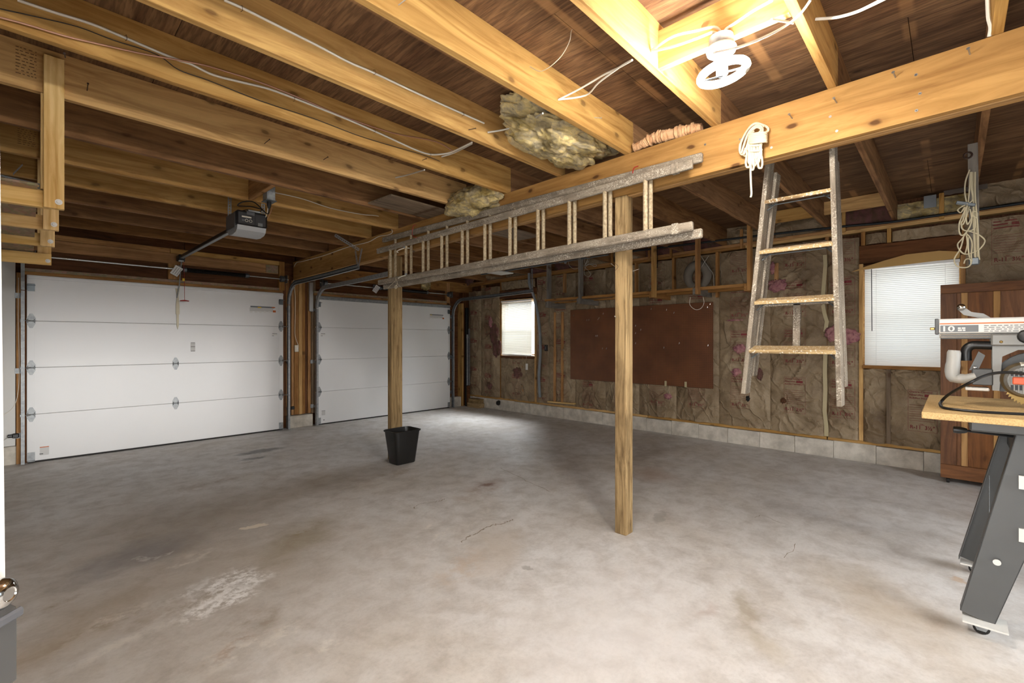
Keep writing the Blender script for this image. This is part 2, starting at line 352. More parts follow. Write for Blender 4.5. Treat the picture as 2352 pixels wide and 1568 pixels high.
# ------------------------------------------------------------------ object helpers
WM = {}
def reg(o, mat4, parent):
    COL.objects.link(o)
    if parent is not None:
        o.parent = parent; o.matrix_parent_inverse = WM[parent.name].inverted()
    o.matrix_basis = mat4; WM[o.name] = mat4.copy()
    return o
def tag(o, label=None, cat=None, group=None, kind=None):
    if label: o['label'] = label
    if cat: o['category'] = cat
    if group: o['group'] = group
    if kind: o['kind'] = kind
    return o
def thing(name, loc, label, cat, group=None):
    return tag(reg(bpy.data.objects.new(name, None), Matrix.Translation(loc), None), label, cat, group)
class MB:
    def __init__(s): s.v = []; s.f = []
    def add(s, vs, fs):
        k = len(s.v); s.v += [Vector(v) for v in vs]; s.f += [tuple(i + k for i in f) for f in fs]; return s
    def box(s, a, b, c=0.0):
        a = Vector(a); b = Vector(b); ctr = (a + b) / 2; h = (b - a) / 2
        return s.obox(Matrix.Translation(ctr), abs(h.x) * 2, abs(h.y) * 2, abs(h.z) * 2, c)
    def obox(s, m, lx, ly, lz, c=0.0):
        if c <= 0:
            vs = [m @ Vector((x * lx / 2, y * ly / 2, z * lz / 2)) for x in (-1, 1) for y in (-1, 1) for z in (-1, 1)]
            return s.add(vs, [(0, 1, 3, 2), (4, 6, 7, 5), (0, 4, 5, 1), (2, 3, 7, 6), (0, 2, 6, 4), (1, 5, 7, 3)])
        c = min(c, lx * .45, ly * .45, lz * .45)
        vs = []; idx = {}
        for x in (-1, 1):
            for y in (-1, 1):
                for z in (-1, 1):
                    for ax in range(3):
                        p = [x * (lx / 2 - c), y * (ly / 2 - c), z * (lz / 2 - c)]
                        p[ax] += (x, y, z)[ax] * c
                        idx[(x, y, z, ax)] = len(vs); vs.append(m @ Vector(p))
        fs = []
        for ax in range(3):
            o1, o2 = [k for k in range(3) if k != ax]
            for sg in (-1, 1):
                q = []
                for u, v in ((-1, -1), (1, -1), (1, 1), (-1, 1)):
                    t = [0, 0, 0]; t[ax] = sg; t[o1] = u; t[o2] = v; q.append(idx[tuple(t) + (ax,)])
                fs.append(tuple(q))
        for ax in range(3):   # edges parallel to ax
            o1, o2 = [k for k in range(3) if k != ax]
            for u in (-1, 1):
                for v in (-1, 1):
                    q = []
                    for e, k in ((-1, o1), (1, o1), (1, o2), (-1, o2)):
                        t = [0, 0, 0]; t[ax] = e; t[o1] = u; t[o2] = v; q.append(idx[tuple(t) + (k,)])
                    fs.append(tuple(q))
        for x in (-1, 1):
            for y in (-1, 1):
                for z in (-1, 1): fs.append(tuple(idx[(x, y, z, k)] for k in range(3)))
        return s.add(vs, fs)
    def tube(s, pts, r, n=6, closed=False, cap=True):
        pts = [Vector(p) for p in pts]; N = len(pts); rings = []
        up = Vector((0, 0, 1)); prev = None
        for i, p in enumerate(pts):
            if closed: t = pts[(i + 1) % N] - pts[i - 1]
            else: t = pts[min(i + 1, N - 1)] - pts[max(i - 1, 0)]
            if t.length < 1e-9: t = Vector((1, 0, 0))
            t.normalize()
            if prev is None:
                a = up if abs(t.z) < .9 else Vector((1, 0, 0)); u = t.cross(a).normalized()
            else:
                u = prev - t * prev.dot(t); u = u.normalized() if u.length > 1e-6 else t.orthogonal().normalized()
            prev = u; v = t.cross(u); rr = r[i] if isinstance(r, (list, tuple)) else r
            rings.append([p + (u * math.cos(2 * math.pi * k / n) + v * math.sin(2 * math.pi * k / n)) * rr for k in range(n)])
        vs = [q for rg in rings for q in rg]; fs = []
        for i in range(N if closed else N - 1):
            j = (i + 1) % N
            for k in range(n): fs.append((i * n + k, i * n + (k + 1) % n, j * n + (k + 1) % n, j * n + k))
        if cap and not closed: fs += [tuple(range(n))[::-1], tuple((N - 1) * n + k for k in range(n))]
        return s.add(vs, fs)
    def cyl(s, a, b, r, n=16, r2=None): return s.tube([a, b], [r, r if r2 is None else r2], n)
    def lathe(s, org, axis, prof, n=20):
        ax = Vector(axis).normalized(); u = ax.orthogonal().normalized(); v = ax.cross(u); org = Vector(org)
        vs = []; fs = []
        for (d, r) in prof:
            for k in range(n): vs.append(org + ax * d + (u * math.cos(2 * math.pi * k / n) + v * math.sin(2 * math.pi * k / n)) * max(r, 1e-4))
        for i in range(len(prof) - 1):
            for k in range(n): fs.append((i * n + k, i * n + (k + 1) % n, (i + 1) * n + (k + 1) % n, (i + 1) * n + k))
        fs += [tuple(range(n))[::-1], tuple((len(prof) - 1) * n + k for k in range(n))]
        return s.add(vs, fs)
    def prism(s, poly, d):
        poly = [Vector(p) for p in poly]; d = Vector(d); n = len(poly)
        return s.add(poly + [p + d for p in poly], [tuple(range(n))[::-1], tuple(range(n, 2 * n))] + [(k, (k + 1) % n, n + (k + 1) % n, n + k) for k in range(n)])
    def sphere(s, c, r, n=12, sc=(1, 1, 1)):
        prof = [(-math.cos(math.pi * k / n), math.sin(math.pi * k / n)) for k in range(n + 1)]
        k0 = len(s.v); s.lathe((0, 0, 0), (0, 0, 1), [(a * r, b * r) for a, b in prof], n * 2)
        for i in range(k0, len(s.v)): s.v[i] = Vector((s.v[i].x * sc[0], s.v[i].y * sc[1], s.v[i].z * sc[2])) + Vector(c)
        return s
    def build(s, name, mat, parent=None, smooth=False, origin=None, **tg):
        if origin is None:
            lo = Vector([min(v[i] for v in s.v) for i in range(3)]); hi = Vector([max(v[i] for v in s.v) for i in range(3)]); origin = (lo + hi) / 2
            if parent is None: origin.z = lo.z
        origin = Vector(origin)
        me = bpy.data.meshes.new(name); me.from_pydata([v - origin for v in s.v], [], s.f)
        bm = bmesh.new(); bm.from_mesh(me); bmesh.ops.recalc_face_normals(bm, faces=bm.faces); bm.to_mesh(me); bm.free()
        if smooth:
            me.polygons.foreach_set('use_smooth', [True] * len(me.polygons)); me.set_sharp_from_angle(angle=math.radians(40))
        me.materials.append(M(mat)); me.update()
        o = bpy.data.objects.new(name, me); reg(o, Matrix.Translation(origin), parent)
        return tag(o, **tg)
def frame_from(p0, p1, up=(0, 0, 1)):
    p0 = Vector(p0); p1 = Vector(p1); x = (p1 - p0).normalized(); up = Vector(up)
    if abs(x.dot(up)) > .98: up = Vector((0, 1, 0)) if abs(x.y) < .9 else Vector((1, 0, 0))
    y = up.cross(x).normalized(); z = x.cross(y)
    return Matrix((x, y, z)).transposed().to_4x4()
def board(name, p0, p1, t, h, mat, parent=None, up=(0, 0, 1), c=.0015, **tg):
    """board with its grain (local X) from p0 to p1, thickness t sideways, height h along up"""
    p0 = Vector(p0); p1 = Vector(p1); L = (p1 - p0).length
    mb = MB().obox(Matrix.Identity(4), L, t, h, c)
    me = bpy.data.meshes.new(name); me.from_pydata(mb.v, [], mb.f)
    bm = bmesh.new(); bm.from_mesh(me); bmesh.ops.recalc_face_normals(bm, faces=bm.faces); bm.to_mesh(me); bm.free()
    me.materials.append(M(mat))
    o = bpy.data.objects.new(name, me)
    reg(o, Matrix.Translation((p0 + p1) / 2) @ frame_from(p0, p1, up), parent)
    return tag(o, **tg)
def bboard(name, a, b, mat, parent=None, grain='x', **tg):
    """axis-aligned board from corner a to corner b, grain along the given axis"""
    a = Vector(a); b = Vector(b); lo = Vector([min(a[i], b[i]) for i in range(3)]); hi = Vector([max(a[i], b[i]) for i in range(3)])
    c = (lo + hi) / 2; s = hi - lo
    if grain == 'x': return board(name, (lo.x, c.y, c.z), (hi.x, c.y, c.z), s.y, s.z, mat, parent, **tg)
    if grain == 'y': return board(name, (c.x, lo.y, c.z), (c.x, hi.y, c.z), s.x, s.z, mat, parent, **tg)
    return board(name, (c.x, c.y, lo.z), (c.x, c.y, hi.z), s.x, s.y, mat, parent, up=(0, 1, 0), **tg)
def smooth(pts, k=5):
    pts = [Vector(p) for p in pts]; out = []
    for i in range(len(pts) - 1):
        a, b, c, d = pts[max(i - 1, 0)], pts[i], pts[i + 1], pts[min(i + 2, len(pts) - 1)]
        for j in range(k):
            t = j / k
            out.append(.5 * ((2 * b) + (-a + c) * t + (2 * a - 5 * b + 4 * c - d) * t * t + (-a + 3 * b - 3 * c + d) * t ** 3))
    return out + [pts[-1]]
def cable(name, pts, r, mat, parent=None, n=6, k=5, **tg): return MB().tube(smooth(pts, k), r, n).build(name, mat, parent, smooth=True, **tg)
_txt = {}
def text_mesh(s):
    if s not in _txt:
        cu = bpy.data.curves.new('t', 'FONT'); cu.body = s; cu.resolution_u = 3; cu.size = 1.0; cu.offset = .018
        ob = bpy.data.objects.new('t', cu); COL.objects.link(ob)
        dg = bpy.context.evaluated_depsgraph_get(); me = bpy.data.meshes.new_from_object(ob.evaluated_get(dg))
        vs = [v.co.copy() for v in me.vertices]; fs = [tuple(p.vertices) for p in me.polygons]
        bpy.data.objects.remove(ob); bpy.data.curves.remove(cu); bpy.data.meshes.remove(me)
        w = max(v.x for v in vs) - min(v.x for v in vs); x0 = min(v.x for v in vs); y0 = min(v.y for v in vs); h = max(v.y for v in vs) - y0
        _txt[s] = ([Vector(((v.x - x0), (v.y - y0), 0)) for v in vs], fs, w, h)
    return _txt[s]
def put_text(mb, s, fn, u0, v0, width, height):
    vs, fs, w, h = text_mesh(s)
    mb.add([fn(u0 + v.x / w * width, v0 + v.y / h * height) for v in vs], fs)
def blob(name, c, r, mat, parent=None, sub=4, amp=.25, fr=3.0, seed=0, **tg):
    bm = bmesh.new(); bmesh.ops.create_icosphere(bm, subdivisions=sub, radius=1.0)
    for v in bm.verts:
        d = v.co.normalized(); q = d * fr + Vector((seed * 7.3, seed * 3.1, 1.7 * seed))
        k = 1 + amp * (noise.fractal(q, 1.0, 2.0, 4) + .35 * (1 - abs(noise.noise(q * 1.7)))) + .14 * amp * noise.fractal(q * 7, .8, 2.0, 3)
        v.co = Vector((d.x * r[0] * k, d.y * r[1] * k, d.z * r[2] * k))
    me = bpy.data.meshes.new(name); bm.to_mesh(me); bm.free(); me.materials.append(M(mat))
    me.polygons.foreach_set('use_smooth', [True] * len(me.polygons))
    return tag(reg(bpy.data.objects.new(name, me), Matrix.Translation(c), parent), **tg)

# ================================================================== SETTING
XL, XR, YF, YB = -0.60, 6.74, -3.20, 7.74
floor = MB().box((XL - .2, YF - .2, -.12), (XR + .1, YB + .1, 0)).build('floor', 'concrete_floor', origin=(0, 0, 0), kind='structure')
# cracks in the slab, chipped open
def crack(pts, wd):
    mb = MB(); pts = smooth([P(*p, 'z', 0) for p in pts], 6); vs = []; fs = []
    for i, p in enumerate(pts):
        t = (pts[min(i + 1, len(pts) - 1)] - pts[max(i - 1, 0)]).normalized(); s = Vector((-t.y, t.x, 0))
        j = Vector((random.uniform(-1, 1), random.uniform(-1, 1), 0)) * .012
        q = p + j; ww = wd * random.uniform(.4, 1.3)
        vs += [q - s * ww + Vector((0, 0, .0004)), q + s * ww + Vector((0, 0, .0004))]
        if i: fs.append((2 * i - 2, 2 * i - 1, 2 * i + 1, 2 * i))
    mb.add(vs, fs).build('crack', 'crack_dirt', floor)
plain('crack_dirt', '#8a7d6c', .95)
crack([(1060, 1244), (1080, 1230), (1098, 1222), (1115, 1212), (1140, 1204), (1160, 1200), (1178, 1192)], .006)
crack([(948, 1168), (960, 1158), (985, 1154), (1010, 1150), (1022, 1146)], .004)
crack([(1150, 1075), (1185, 1092), (1220, 1110), (1262, 1128)], .003)
crack([(1735, 1190), (1748, 1182), (1790, 1200)], .002)
crack([(1805, 1282), (1830, 1248)], .002)

# ---- left wall with the open house doorway, front wall with a window added for fill light (both behind the camera)
wl = MB()
DY0, DY1 = -.12, .735
for a, b in (((YF, 0), (DY0, 2.95)), ((DY1, 0), (YB, 2.95)), ((DY0, 2.06), (DY1, 2.95))):
    wl.box((XL - .12, a[0], a[1]), (XL, b[0], b[1]))
wall_left = wl.build('wall_left', 'drywall', kind='structure')
wf = MB()
FX0, FX1, FZ0, FZ1 = -.1, 4.2, .9, 2.2
for a, b in (((XL - .12, 0), (FX0, 2.95)), ((FX1, 0), (XR + .06, 2.95)), ((FX0, 0), (FX1, FZ0)), ((FX0, FZ1), (FX1, 2.95))):
    wf.box((a[0], YF - .12, a[1]), (b[0], YF, b[1]))
wall_front = wf.build('wall_front', 'drywall', kind='structure')
w3 = tag(reg(bpy.data.objects.new('fill_window', None), Matrix.Translation((2.6, YF, 1.5)), None), kind='structure')
for a, b in (((FX0, FZ0), (FX1, FZ0 + .05)), ((FX0, FZ1 - .05), (FX1, FZ1)), ((FX0, FZ0), (FX0 + .05, FZ1)), ((FX1 - .05, FZ0), (FX1, FZ1)), ((2.575, FZ0), (2.625, FZ1))):
    MB().box((a[0], YF - .09, a[1]), (b[0], YF - .04, b[1])).build('window_frame', 'entry_door_paint', w3)

# ---- ceiling: plywood deck on joists
ceil = tag(reg(bpy.data.objects.new('ceiling', None), Matrix.Translation((3, 2.5, 2.95)), None), kind='structure')
tilt = math.atan(-0.0105)
ri = 0; x0 = XL - .1
while x0 < XR + .1:
    x1 = min(x0 + 1.219, XR + .12); y0 = YF - (1.22 if ri % 2 else 0) - .3
    while y0 < YB + .1:
        ya = max(y0, YF - .15); yb = min(y0 + 2.438, YB + .1)
        if yb - ya > .05:
            c = Vector(((x0 + x1) / 2, (ya + yb) / 2, 0)); c.z = zc(c.y) + .235 + .0075
            mb = MB().obox(Matrix.Identity(4), x1 - x0 - .003, yb - ya - .003, .015)
            me = bpy.data.meshes.new('plywood_sheet'); me.from_pydata(mb.v, [], mb.f); me.materials.append(M('deck_plywood'))
            reg(bpy.data.objects.new('plywood_sheet', me), Matrix.Translation(c) @ Matrix.Rotation(tilt, 4, 'X'), ceil)
        y0 += 2.438
    x0 += 1.219; ri += 1
MB().obox(Matrix.Translation((3.07, 2.27, zc(2.27) + .235 + .045)) @ Matrix.Rotation(tilt, 4, 'X'), 7.9, 11.4, .05).build('light_leak_cover', 'dark_wood', ceil)  # unseen slab added to keep sky light out of the sheet gaps
JY = [.460 + .6035 * k for k in range(-6, 12)]
joists = {}
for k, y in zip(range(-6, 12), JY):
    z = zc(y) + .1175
    joists[k] = board('joist', (XL, y, z), (2.984, y, z), .038, .235, 'joist_brown_shaded' if k in (6, 9, 10, 11) else 'joist_wood', ceil)
    board('joist', (2.988, y, z), (XR, y, z), .038, .235, 'joist_brown_shaded', ceil)
# blocking between joists that carries the lamp, and the short block by the opener
yk0, yk1 = JY[6] + .019, JY[7] - .019
board('blocking', (2.155, yk0, zc(.75) + .0945), (2.155, yk1, zc(.75) + .0945), .038, .185, 'joist_wood', ceil)
yo0, yo1 = JY[12] + .019, JY[13] - .019
board('blocking', (1.42, yo0, zc(4.3) + .095), (1.42, yo1, zc(4.3) + .095), .038, .19, 'stud_wood', ceil)
# blocking over the window wall top plate in two bays
board('blocking', (6.20, JY[7] + .019, zc(1.3) + .16), (6.20, JY[8] - .019, zc(1.3) + .16), .038, .14, 'joist_wood', ceil)
board('blocking', (6.20, JY[6] + .019, zc(.8) + .16), (6.20, JY[7] - .019, zc(.8) + .16), .038, .14, 'joist_wood', ceil)

# ---- back wall (garage doors)
wall_back = MB().box((XL - .12, YB, 0), (XR + .1, YB + .1, 2.97)).build('wall_back', 'dark_wood', kind='structure')
YW = 7.64
D1 = (0.0, 2.775); D2 = (3.305, 6.098)
# drywall strip left of the first door, block curb under it
bboard('drywall_sheet', (XL, YW, .21), (-.085, YW + .03, 2.62), 'drywall', wall_back, 'z')
MB().box((XL, YW - .01, 0), (-.08, YB, .205), .006).build('block', 'concrete_block', wall_back)
bboard('stud', (-.078, YW - .01, .0), (-.040, YB, 2.16), 'stud_wood', wall_back, 'z')
bboard('stud', (-.038, YW, .0), (.03, YB, 2.16), 'dark_wood', wall_back, 'z')
# headers
def header(xa, xb):
    bboard('header_ledge', (xa, 7.60, 2.142), (xb, YB, 2.178), 'stud_wood', wall_back, 'x')
    bboard('header_ledge_edge', (xa, 7.606, 2.180), (xb, YB, 2.217), 'osb', wall_back, 'x')
    bboard('header', (xa, 7.66, 2.22), (xb, YB, 2.43), 'dark_wood', wall_back, 'x')
header(-.04, 2.775); header(3.26, 6.11)
sp = 1.88
for xa, xb in ((XL, 2.71),):
    bboard('plate', (xa, 7.615, 2.432), (xb, YB, 2.568), 'stud_wood', wall_back, 'x')
bboard('plate', (XL, 7.605, 2.571), (1.33, YB, 2.632), 'stud_wood', wall_back, 'x')
bboard('plate', (1.335, 7.605, 2.571), (2.72, YB, 2.632), 'joist_wood', wall_back, 'x')
bboard('rim_joist', (XL, 7.66, 2.634), (1.5, YB - .02, 2.88), 'dark_wood', wall_back, 'x')
bboard('rim_joist', (1.505, 7.66, 2.634), (2.98, YB - .02, 2.88), 'dark_wood', wall_back, 'x')
bboard('rim_joist', (3.0, 7.66, 2.634), (XR, YB - .02, 2.88), 'dark_wood', wall_back, 'x')
bboard('plate', (3.1, 7.615, 2.432), (XR, YB, 2.568), 'stud_wood', wall_back, 'x')
bboard('plate', (3.1, 7.605, 2.571), (XR, YB, 2.632), 'stud_wood', wall_back, 'x')
bboard('osb_patch', (2.53, 7.60, 2.44), (2.70, 7.614, 2.555), 'osb', wall_back, 'x')
bboard('bearing_block', (1.31, 7.605, 2.22), (1.43, 7.655, 2.43), 'stud_wood', wall_back, 'z')
bboard('bearing_block', (2.72, 7.60, 2.18), (2.80, YB, 2.63), 'stud_wood', wall_back, 'z')
bboard('bearing_block', (6.02, 7.60, 2.14), (6.10, YB, 2.60), 'stud_wood', wall_back, 'z')
# built-up jamb between the doors
xs = [2.79, 2.835, 2.885, 2.925, 2.965, 3.035, 3.09, 3.14, 3.185, 3.235, 3.30]
mts = ['dark_wood', 'stud_wood', 'dark_wood', 'stud_wood', 'stud_wood', 'joist_wood', 'stud_wood', 'dark_wood', 'stud_wood', 'plank_grey']
for i in range(len(xs) - 1):
    bboard('jamb_stud', (xs[i] + .001, YW + (.0, .012, .05, .015, .01, .0, .012, .045, .02, -.01)[i], .205), (xs[i + 1] - .001, YB, 2.36 if 2.84 < xs[i] < 3.0 else 2.43), mts[i], wall_back, 'z')
MB().box((2.87, YW - .03, 0), (3.25, YB, .195), .008).build('block', 'concrete_block', wall_back)
MB().box((3.185, 7.598, 1.88), (3.25, 7.63, 2.35), .004).build('metal_flashing', 'aluminium_foil', wall_back)
# strip between the second door and the corner
bboard('stud', (6.11, YW, .2), (6.15, YB, 2.43), 'dark_wood', wall_back, 'z')
MB().box((6.11, YW - .03, 0), (6.42, YB, .205), .008).build('block', 'concrete_block', wall_back)
bboard('stud', (6.43, YW - .05, .0), (6.468, YB, 2.2), 'joist_wood', wall_back, 'z')
bboard('stud', (6.47, YW - .02, .0), (XR, YB, 2.43), 'dark_wood', wall_back, 'z')

# ---- right wall (window wall)
W1Y = (5.70, 6.60); W1Z = (1.13, 2.20); W2Y = (-.055, .735); W2Z = (1.12, 2.22)
wr = MB(); X2 = XR + .08
segs = [(YF - .12, W2Y[0]), (W2Y[1], W1Y[0]), (W1Y[1], YB + .1)]
for a, b in segs: wr.box((XR, a, 0), (X2, b, 2.97))
for (a, b), (z0, z1) in ((W2Y, W2Z), (W1Y, W1Z)):
    wr.box((XR, a, 0), (X2, b, z0)); wr.box((XR, a, z1), (X2, b, 2.97))
wall_right = wr.build('wall_right', 'dark_wood', kind='structure')
y = YB - .02; k = 0
while y > YF:     # concrete block curb
    L = .40 if k else .30
    MB().box((6.605 + random.uniform(-.004, .004), y - L + .0025, 0), (XR, y, .205 + random.uniform(-.006, .004)), .003).build('block', 'concrete_block', wall_right)
    y -= L; k += 1
for a, b in ((YF, 1.08), (1.09, 3.4), (3.41, 5.6), (5.61, YB)):
    bboard('sill_plate', (6.618, a, .207), (XR, b, .243), 'joist_wood', wall_right, 'y')
def plate(ya, yb, dz, mat):
    board('top_plate', (6.675, ya, zc(ya) + dz), (6.675, yb, zc(yb) + dz), .11, .037, mat, wall_right)
plate(YF, .9, -.02, 'stud_wood'); plate(.905, 4.0, -.02, 'stud_wood'); plate(4.005, YB, -.02, 'stud_wood')
plate(YF, 2.0, -.059, 'joist_wood'); plate(2.005, YB, -.059, 'stud_wood')
SY = [-2.5, -1.9, -1.3, -.7, -.09, 1.09, 1.70, 2.34, 2.95, 3.55, 4.16, 4.77, 5.36, 6.63, 7.2]
for y in SY: bboard('stud', (6.632, y - .019, .245), (XR, y + .019, zc(y) - .08), 'stud_wood', wall_right, 'z')
for y, z1, m_ in ((.757, 2.27, 'joist_wood'), (.512, 1.08, 'plank_grey'), (5.68, 2.27, 'joist_wood'), (6.0, 1.08, 'stud_wood'), (-.08, 2.27, 'stud_wood')):
    bboard('stud', (6.60, y - .019, .245), (XR, y + .019, z1), m_, wall_right, 'z')
bboard('window_header', (6.605, -.18, 2.275), (XR, .775, 2.475), 'dark_wood', wall_right, 'y')
bboard('window_header', (6.615, 5.6, 2.24), (XR, 6.7, 2.40), 'dark_wood', wall_right, 'y')
bboard('window_sill', (6.565, -.08, 1.075), (XR, .745, 1.113), 'stud_wood', wall_right, 'y')
bboard('window_sill', (6.60, 5.69, 1.06), (XR, 6.61, 1.10), 'dark_wood', wall_right, 'y')
bboard('cripple_stud', (6.60, .49, 2.48), (XR, .525, zc(.5) - .08), 'joist_wood', wall_right, 'z')
bboard('cripple_stud', (6.60, .72, 2.48), (XR, .757, zc(.7) - .08), 'stud_wood', wall_right, 'z')
bboard('cripple_stud', (6.575, .06, 2.66), (6.60, .10, 2.93), 'joist_wood', wall_right, 'z')
bboard('cripple_stud', (6.575, .90, 2.66), (6.60, .935, 2.9), 'joist_wood', wall_right, 'z')
bboard('cripple_stud', (6.58, 1.60, 2.10), (6.61, 1.645, 2.38), 'stud_wood', wall_right, 'z')
for y in (2.02, 3.0, 3.35, 4.0): bboard('cripple_stud', (6.575, y, 2.62), (6.60, y + .035, 2.88), 'stud_wood', wall_right, 'z')

# kraft-faced insulation between the studs
def kx(y, z, b, seed):
    u = min(max((y - b[0]) / (b[1] - b[0]), 0), 1); w = max(0, math.sin(math.pi * u)) ** .45
    pil = .018 * w
    q = Vector((y * 2.2 + seed * 5, z * 1.9, seed)); wq = Vector((noise.noise(q), noise.noise(q + Vector((9, 3, 1))), 0)) * .55
    p2 = Vector((y * 5 + seed * 3, z * 4, seed * 2)) + wq * 2.4
    r1 = (1 - abs(noise.noise(p2))) ** 5
    p3 = Vector((y * 11 + seed, z * 8 + 4, seed)) + wq * 5
    r2 = (1 - abs(noise.noise(p3))) ** 4
    lump = noise.noise(q * .9)
    lim = 6.57 if (2.36 < y < 4.87 and .70 < z < 1.96) else 6.5
    return max(lim, 6.622 - pil - (w * (.024 * r1 + .011 * r2 + .016 * lump)))
def kraft(b, z0, z1, seed, parent=None, step=.018):
    parent = parent or wall_right
    ny = max(4, int((b[1] - b[0]) / step)); nz = max(4, int((z1 - z0) / step)); vs = []; fs = []
    for j in range(nz + 1):
        for i in range(ny + 1):
            y = b[0] + (b[1] - b[0]) * i / ny; z = z0 + (z1 - z0) * j / nz
            if j in (0, nz): z += .012 * noise.noise(Vector((y * 9, seed, j)))
            vs.append((kx(y, z, b, seed), y, z))
    for j in range(nz):
        for i in range(ny): k = j * (ny + 1) + i; fs.append((k, k + 1, k + ny + 2, k + ny + 1))
    return MB().add(vs, fs).build('insulation_batt', 'kraft_paper', parent, smooth=True)
def prints(b, z0, z1, seed, zr, yc, parent, full=True):
    """red print: boxed maker's text, R-11 3½" at the foot, every 0.6 m"""
    mb = MB(); wbox, hbox = .235, .43
    f = lambda yy, zz: Vector((kx(yy, zz, b, seed) - .0055, yy, zz))
    n0 = int((z0 - zr) / .6) - 1
    for n in range(n0, n0 + 7):
        zb = zr + n * .6; L = yc + wbox / 2
        if zb < z0 - .1 or zb > z1 - .05: continue
        g = lambda u, v: f(L - u, zb + v)
        def rect(u0, v0, u1, v1):
            nu = max(1, int(abs(u1 - u0) / .02)); nv = max(1, int(abs(v1 - v0) / .02))
            for i in range(nu):
                for j in range(nv):
                    a0, a1 = u0 + (u1 - u0) * i / nu, u0 + (u1 - u0) * (i + 1) / nu; c0, c1 = v0 + (v1 - v0) * j / nv, v0 + (v1 - v0) * (j + 1) / nv
                    if zb + c1 > z1 or zb + c0 < z0: continue
                    mb.add([g(a0, c0), g(a1, c0), g(a1, c1), g(a0, c1)], [(0, 1, 2, 3)])
        def tx(s, u, v, wd, h):
            if zb + v + h < z1 and zb + v > z0: put_text(mb, s, g, u, v, wd, h)
        tx('R-11  3½"', .018, .012, .198, .042)
        t = .0022
        rect(0, -.012, wbox, -.012 + t); rect(0, hbox, wbox, hbox + t); rect(0, -.012, t, hbox); rect(wbox - t, -.012, wbox, hbox)
        rect(.135, hbox - .068, .205, hbox - .04)
        if full:
            tx('Owens-Corning', .012, hbox - .034, .185, .026); tx('Fiberglas', .012, hbox - .066, .11, .024)
            tx('Building Insulation', .012, hbox - .098, .2, .022)
        else:
            rect(.012, hbox - .028, .17, hbox - .016); rect(.012, hbox - .058, .11, hbox - .044); rect(.012, hbox - .09, .2, hbox - .078)
        for i in range(8): rect(.012, .10 + i * .024, .012 + (.2, .21, .18, .205, .2, .15, .21, .19)[i], .10 + i * .024 + .0028)
        rect(.085, .056, .135, .06); rect(.095, .066, .125, .07)
    if mb.v: mb.build('printed_lettering', 'kraft_red' if full else 'kraft_red_pale', parent, label='red printed maker lettering')
zt = lambda y: zc(y) - .085
BAYS = [((-.70, -.09), .24, 2.6, 1, .35, -.4, 0), ((-.075, .505), .24, 1.07, 2, .43, .23, 1), ((.53, .74), .24, 1.07, 3, None, 0, 0),
        ((.775, 1.085), .245, 2.58, 4, .50, .93, 1), ((1.09, 1.70), .245, 2.60, 5, .505, 1.42, 1), ((1.70, 2.34), .245, 2.6, 6, .50, 2.06, 1),
        ((2.34, 2.95), .245, 2.6, 7, .45, 2.64, 1), ((2.95, 3.55), .245, 2.59, 8, .43, 3.24, 1), ((3.55, 4.16), .245, 2.59, 9, .36, 3.85, 1),
        ((4.16, 4.77), .245, 2.58, 10, .275, 4.48, 1), ((4.77, 5.36), .245, 2.58, 11, .40, 5.06, 0), ((5.36, 5.66), .245, 2.58, 12, .3, 5.51, 0),
        ((5.70, 6.61), .245, 1.05, 13, .33, 6.15, 0), ((6.64, 7.2), .245, 2.5, 14, .3, 6.95, 0), ((7.2, 7.6), .245, 2.45, 15, .42, 7.4, 0),
        ((.77, 1.0), 2.60, 2.62, 0, None, 0, 0)]
for b, z0, z1, sd, zr, yc, full in BAYS[:-1]:
    o = kraft(b, z0, z1, sd)
    if zr: prints(b, z0, z1, sd, zr, yc, o, bool(full))
for b, z0, z1, sd in (((-.06, .48), 2.485, 2.60, 21), ((.53, .715), 2.485, 2.60, 22), ((5.7, 6.6), 2.41, 2.57, 23), ((-.7, -.2), 2.45, 2.6, 24)): kraft(b, z0, z1, sd)
# insulation stuffed between the joist ends above the top plate
for i in range(len(JY) - 1):
    ya, yb = JY[i] + .022, JY[i + 1] - .022; yc = (ya + yb) / 2; z0 = zc(yc) + .005
    if yb < -1.5: continue
    mb = MB(); vs = []; fs = []; n = 20; h = .235 if i not in (5,) else .17
    for j in range(11):
        for q in range(n + 1):
            yy = ya + (yb - ya) * q / n; zz = z0 + h * j / 10
            vs.append((6.66 - .05 * noise.fractal(Vector((yy * 5, zz * 7, 3)), 1, 2, 4) - .02 * math.sin(math.pi * j / 10), yy, zz))
    for j in range(10):
        for q in range(n): k = j * (n + 1) + q; fs.append((k, k + 1, k + n + 2, k + n + 1))
    MB().add(vs, fs).build('insulation_batt', ('kraft_paper', 'pink_dusty', 'pink_dusty', 'kraft_paper')[i % 4] if i != 5 else 'yellow_fiberglass', wall_right, smooth=True)

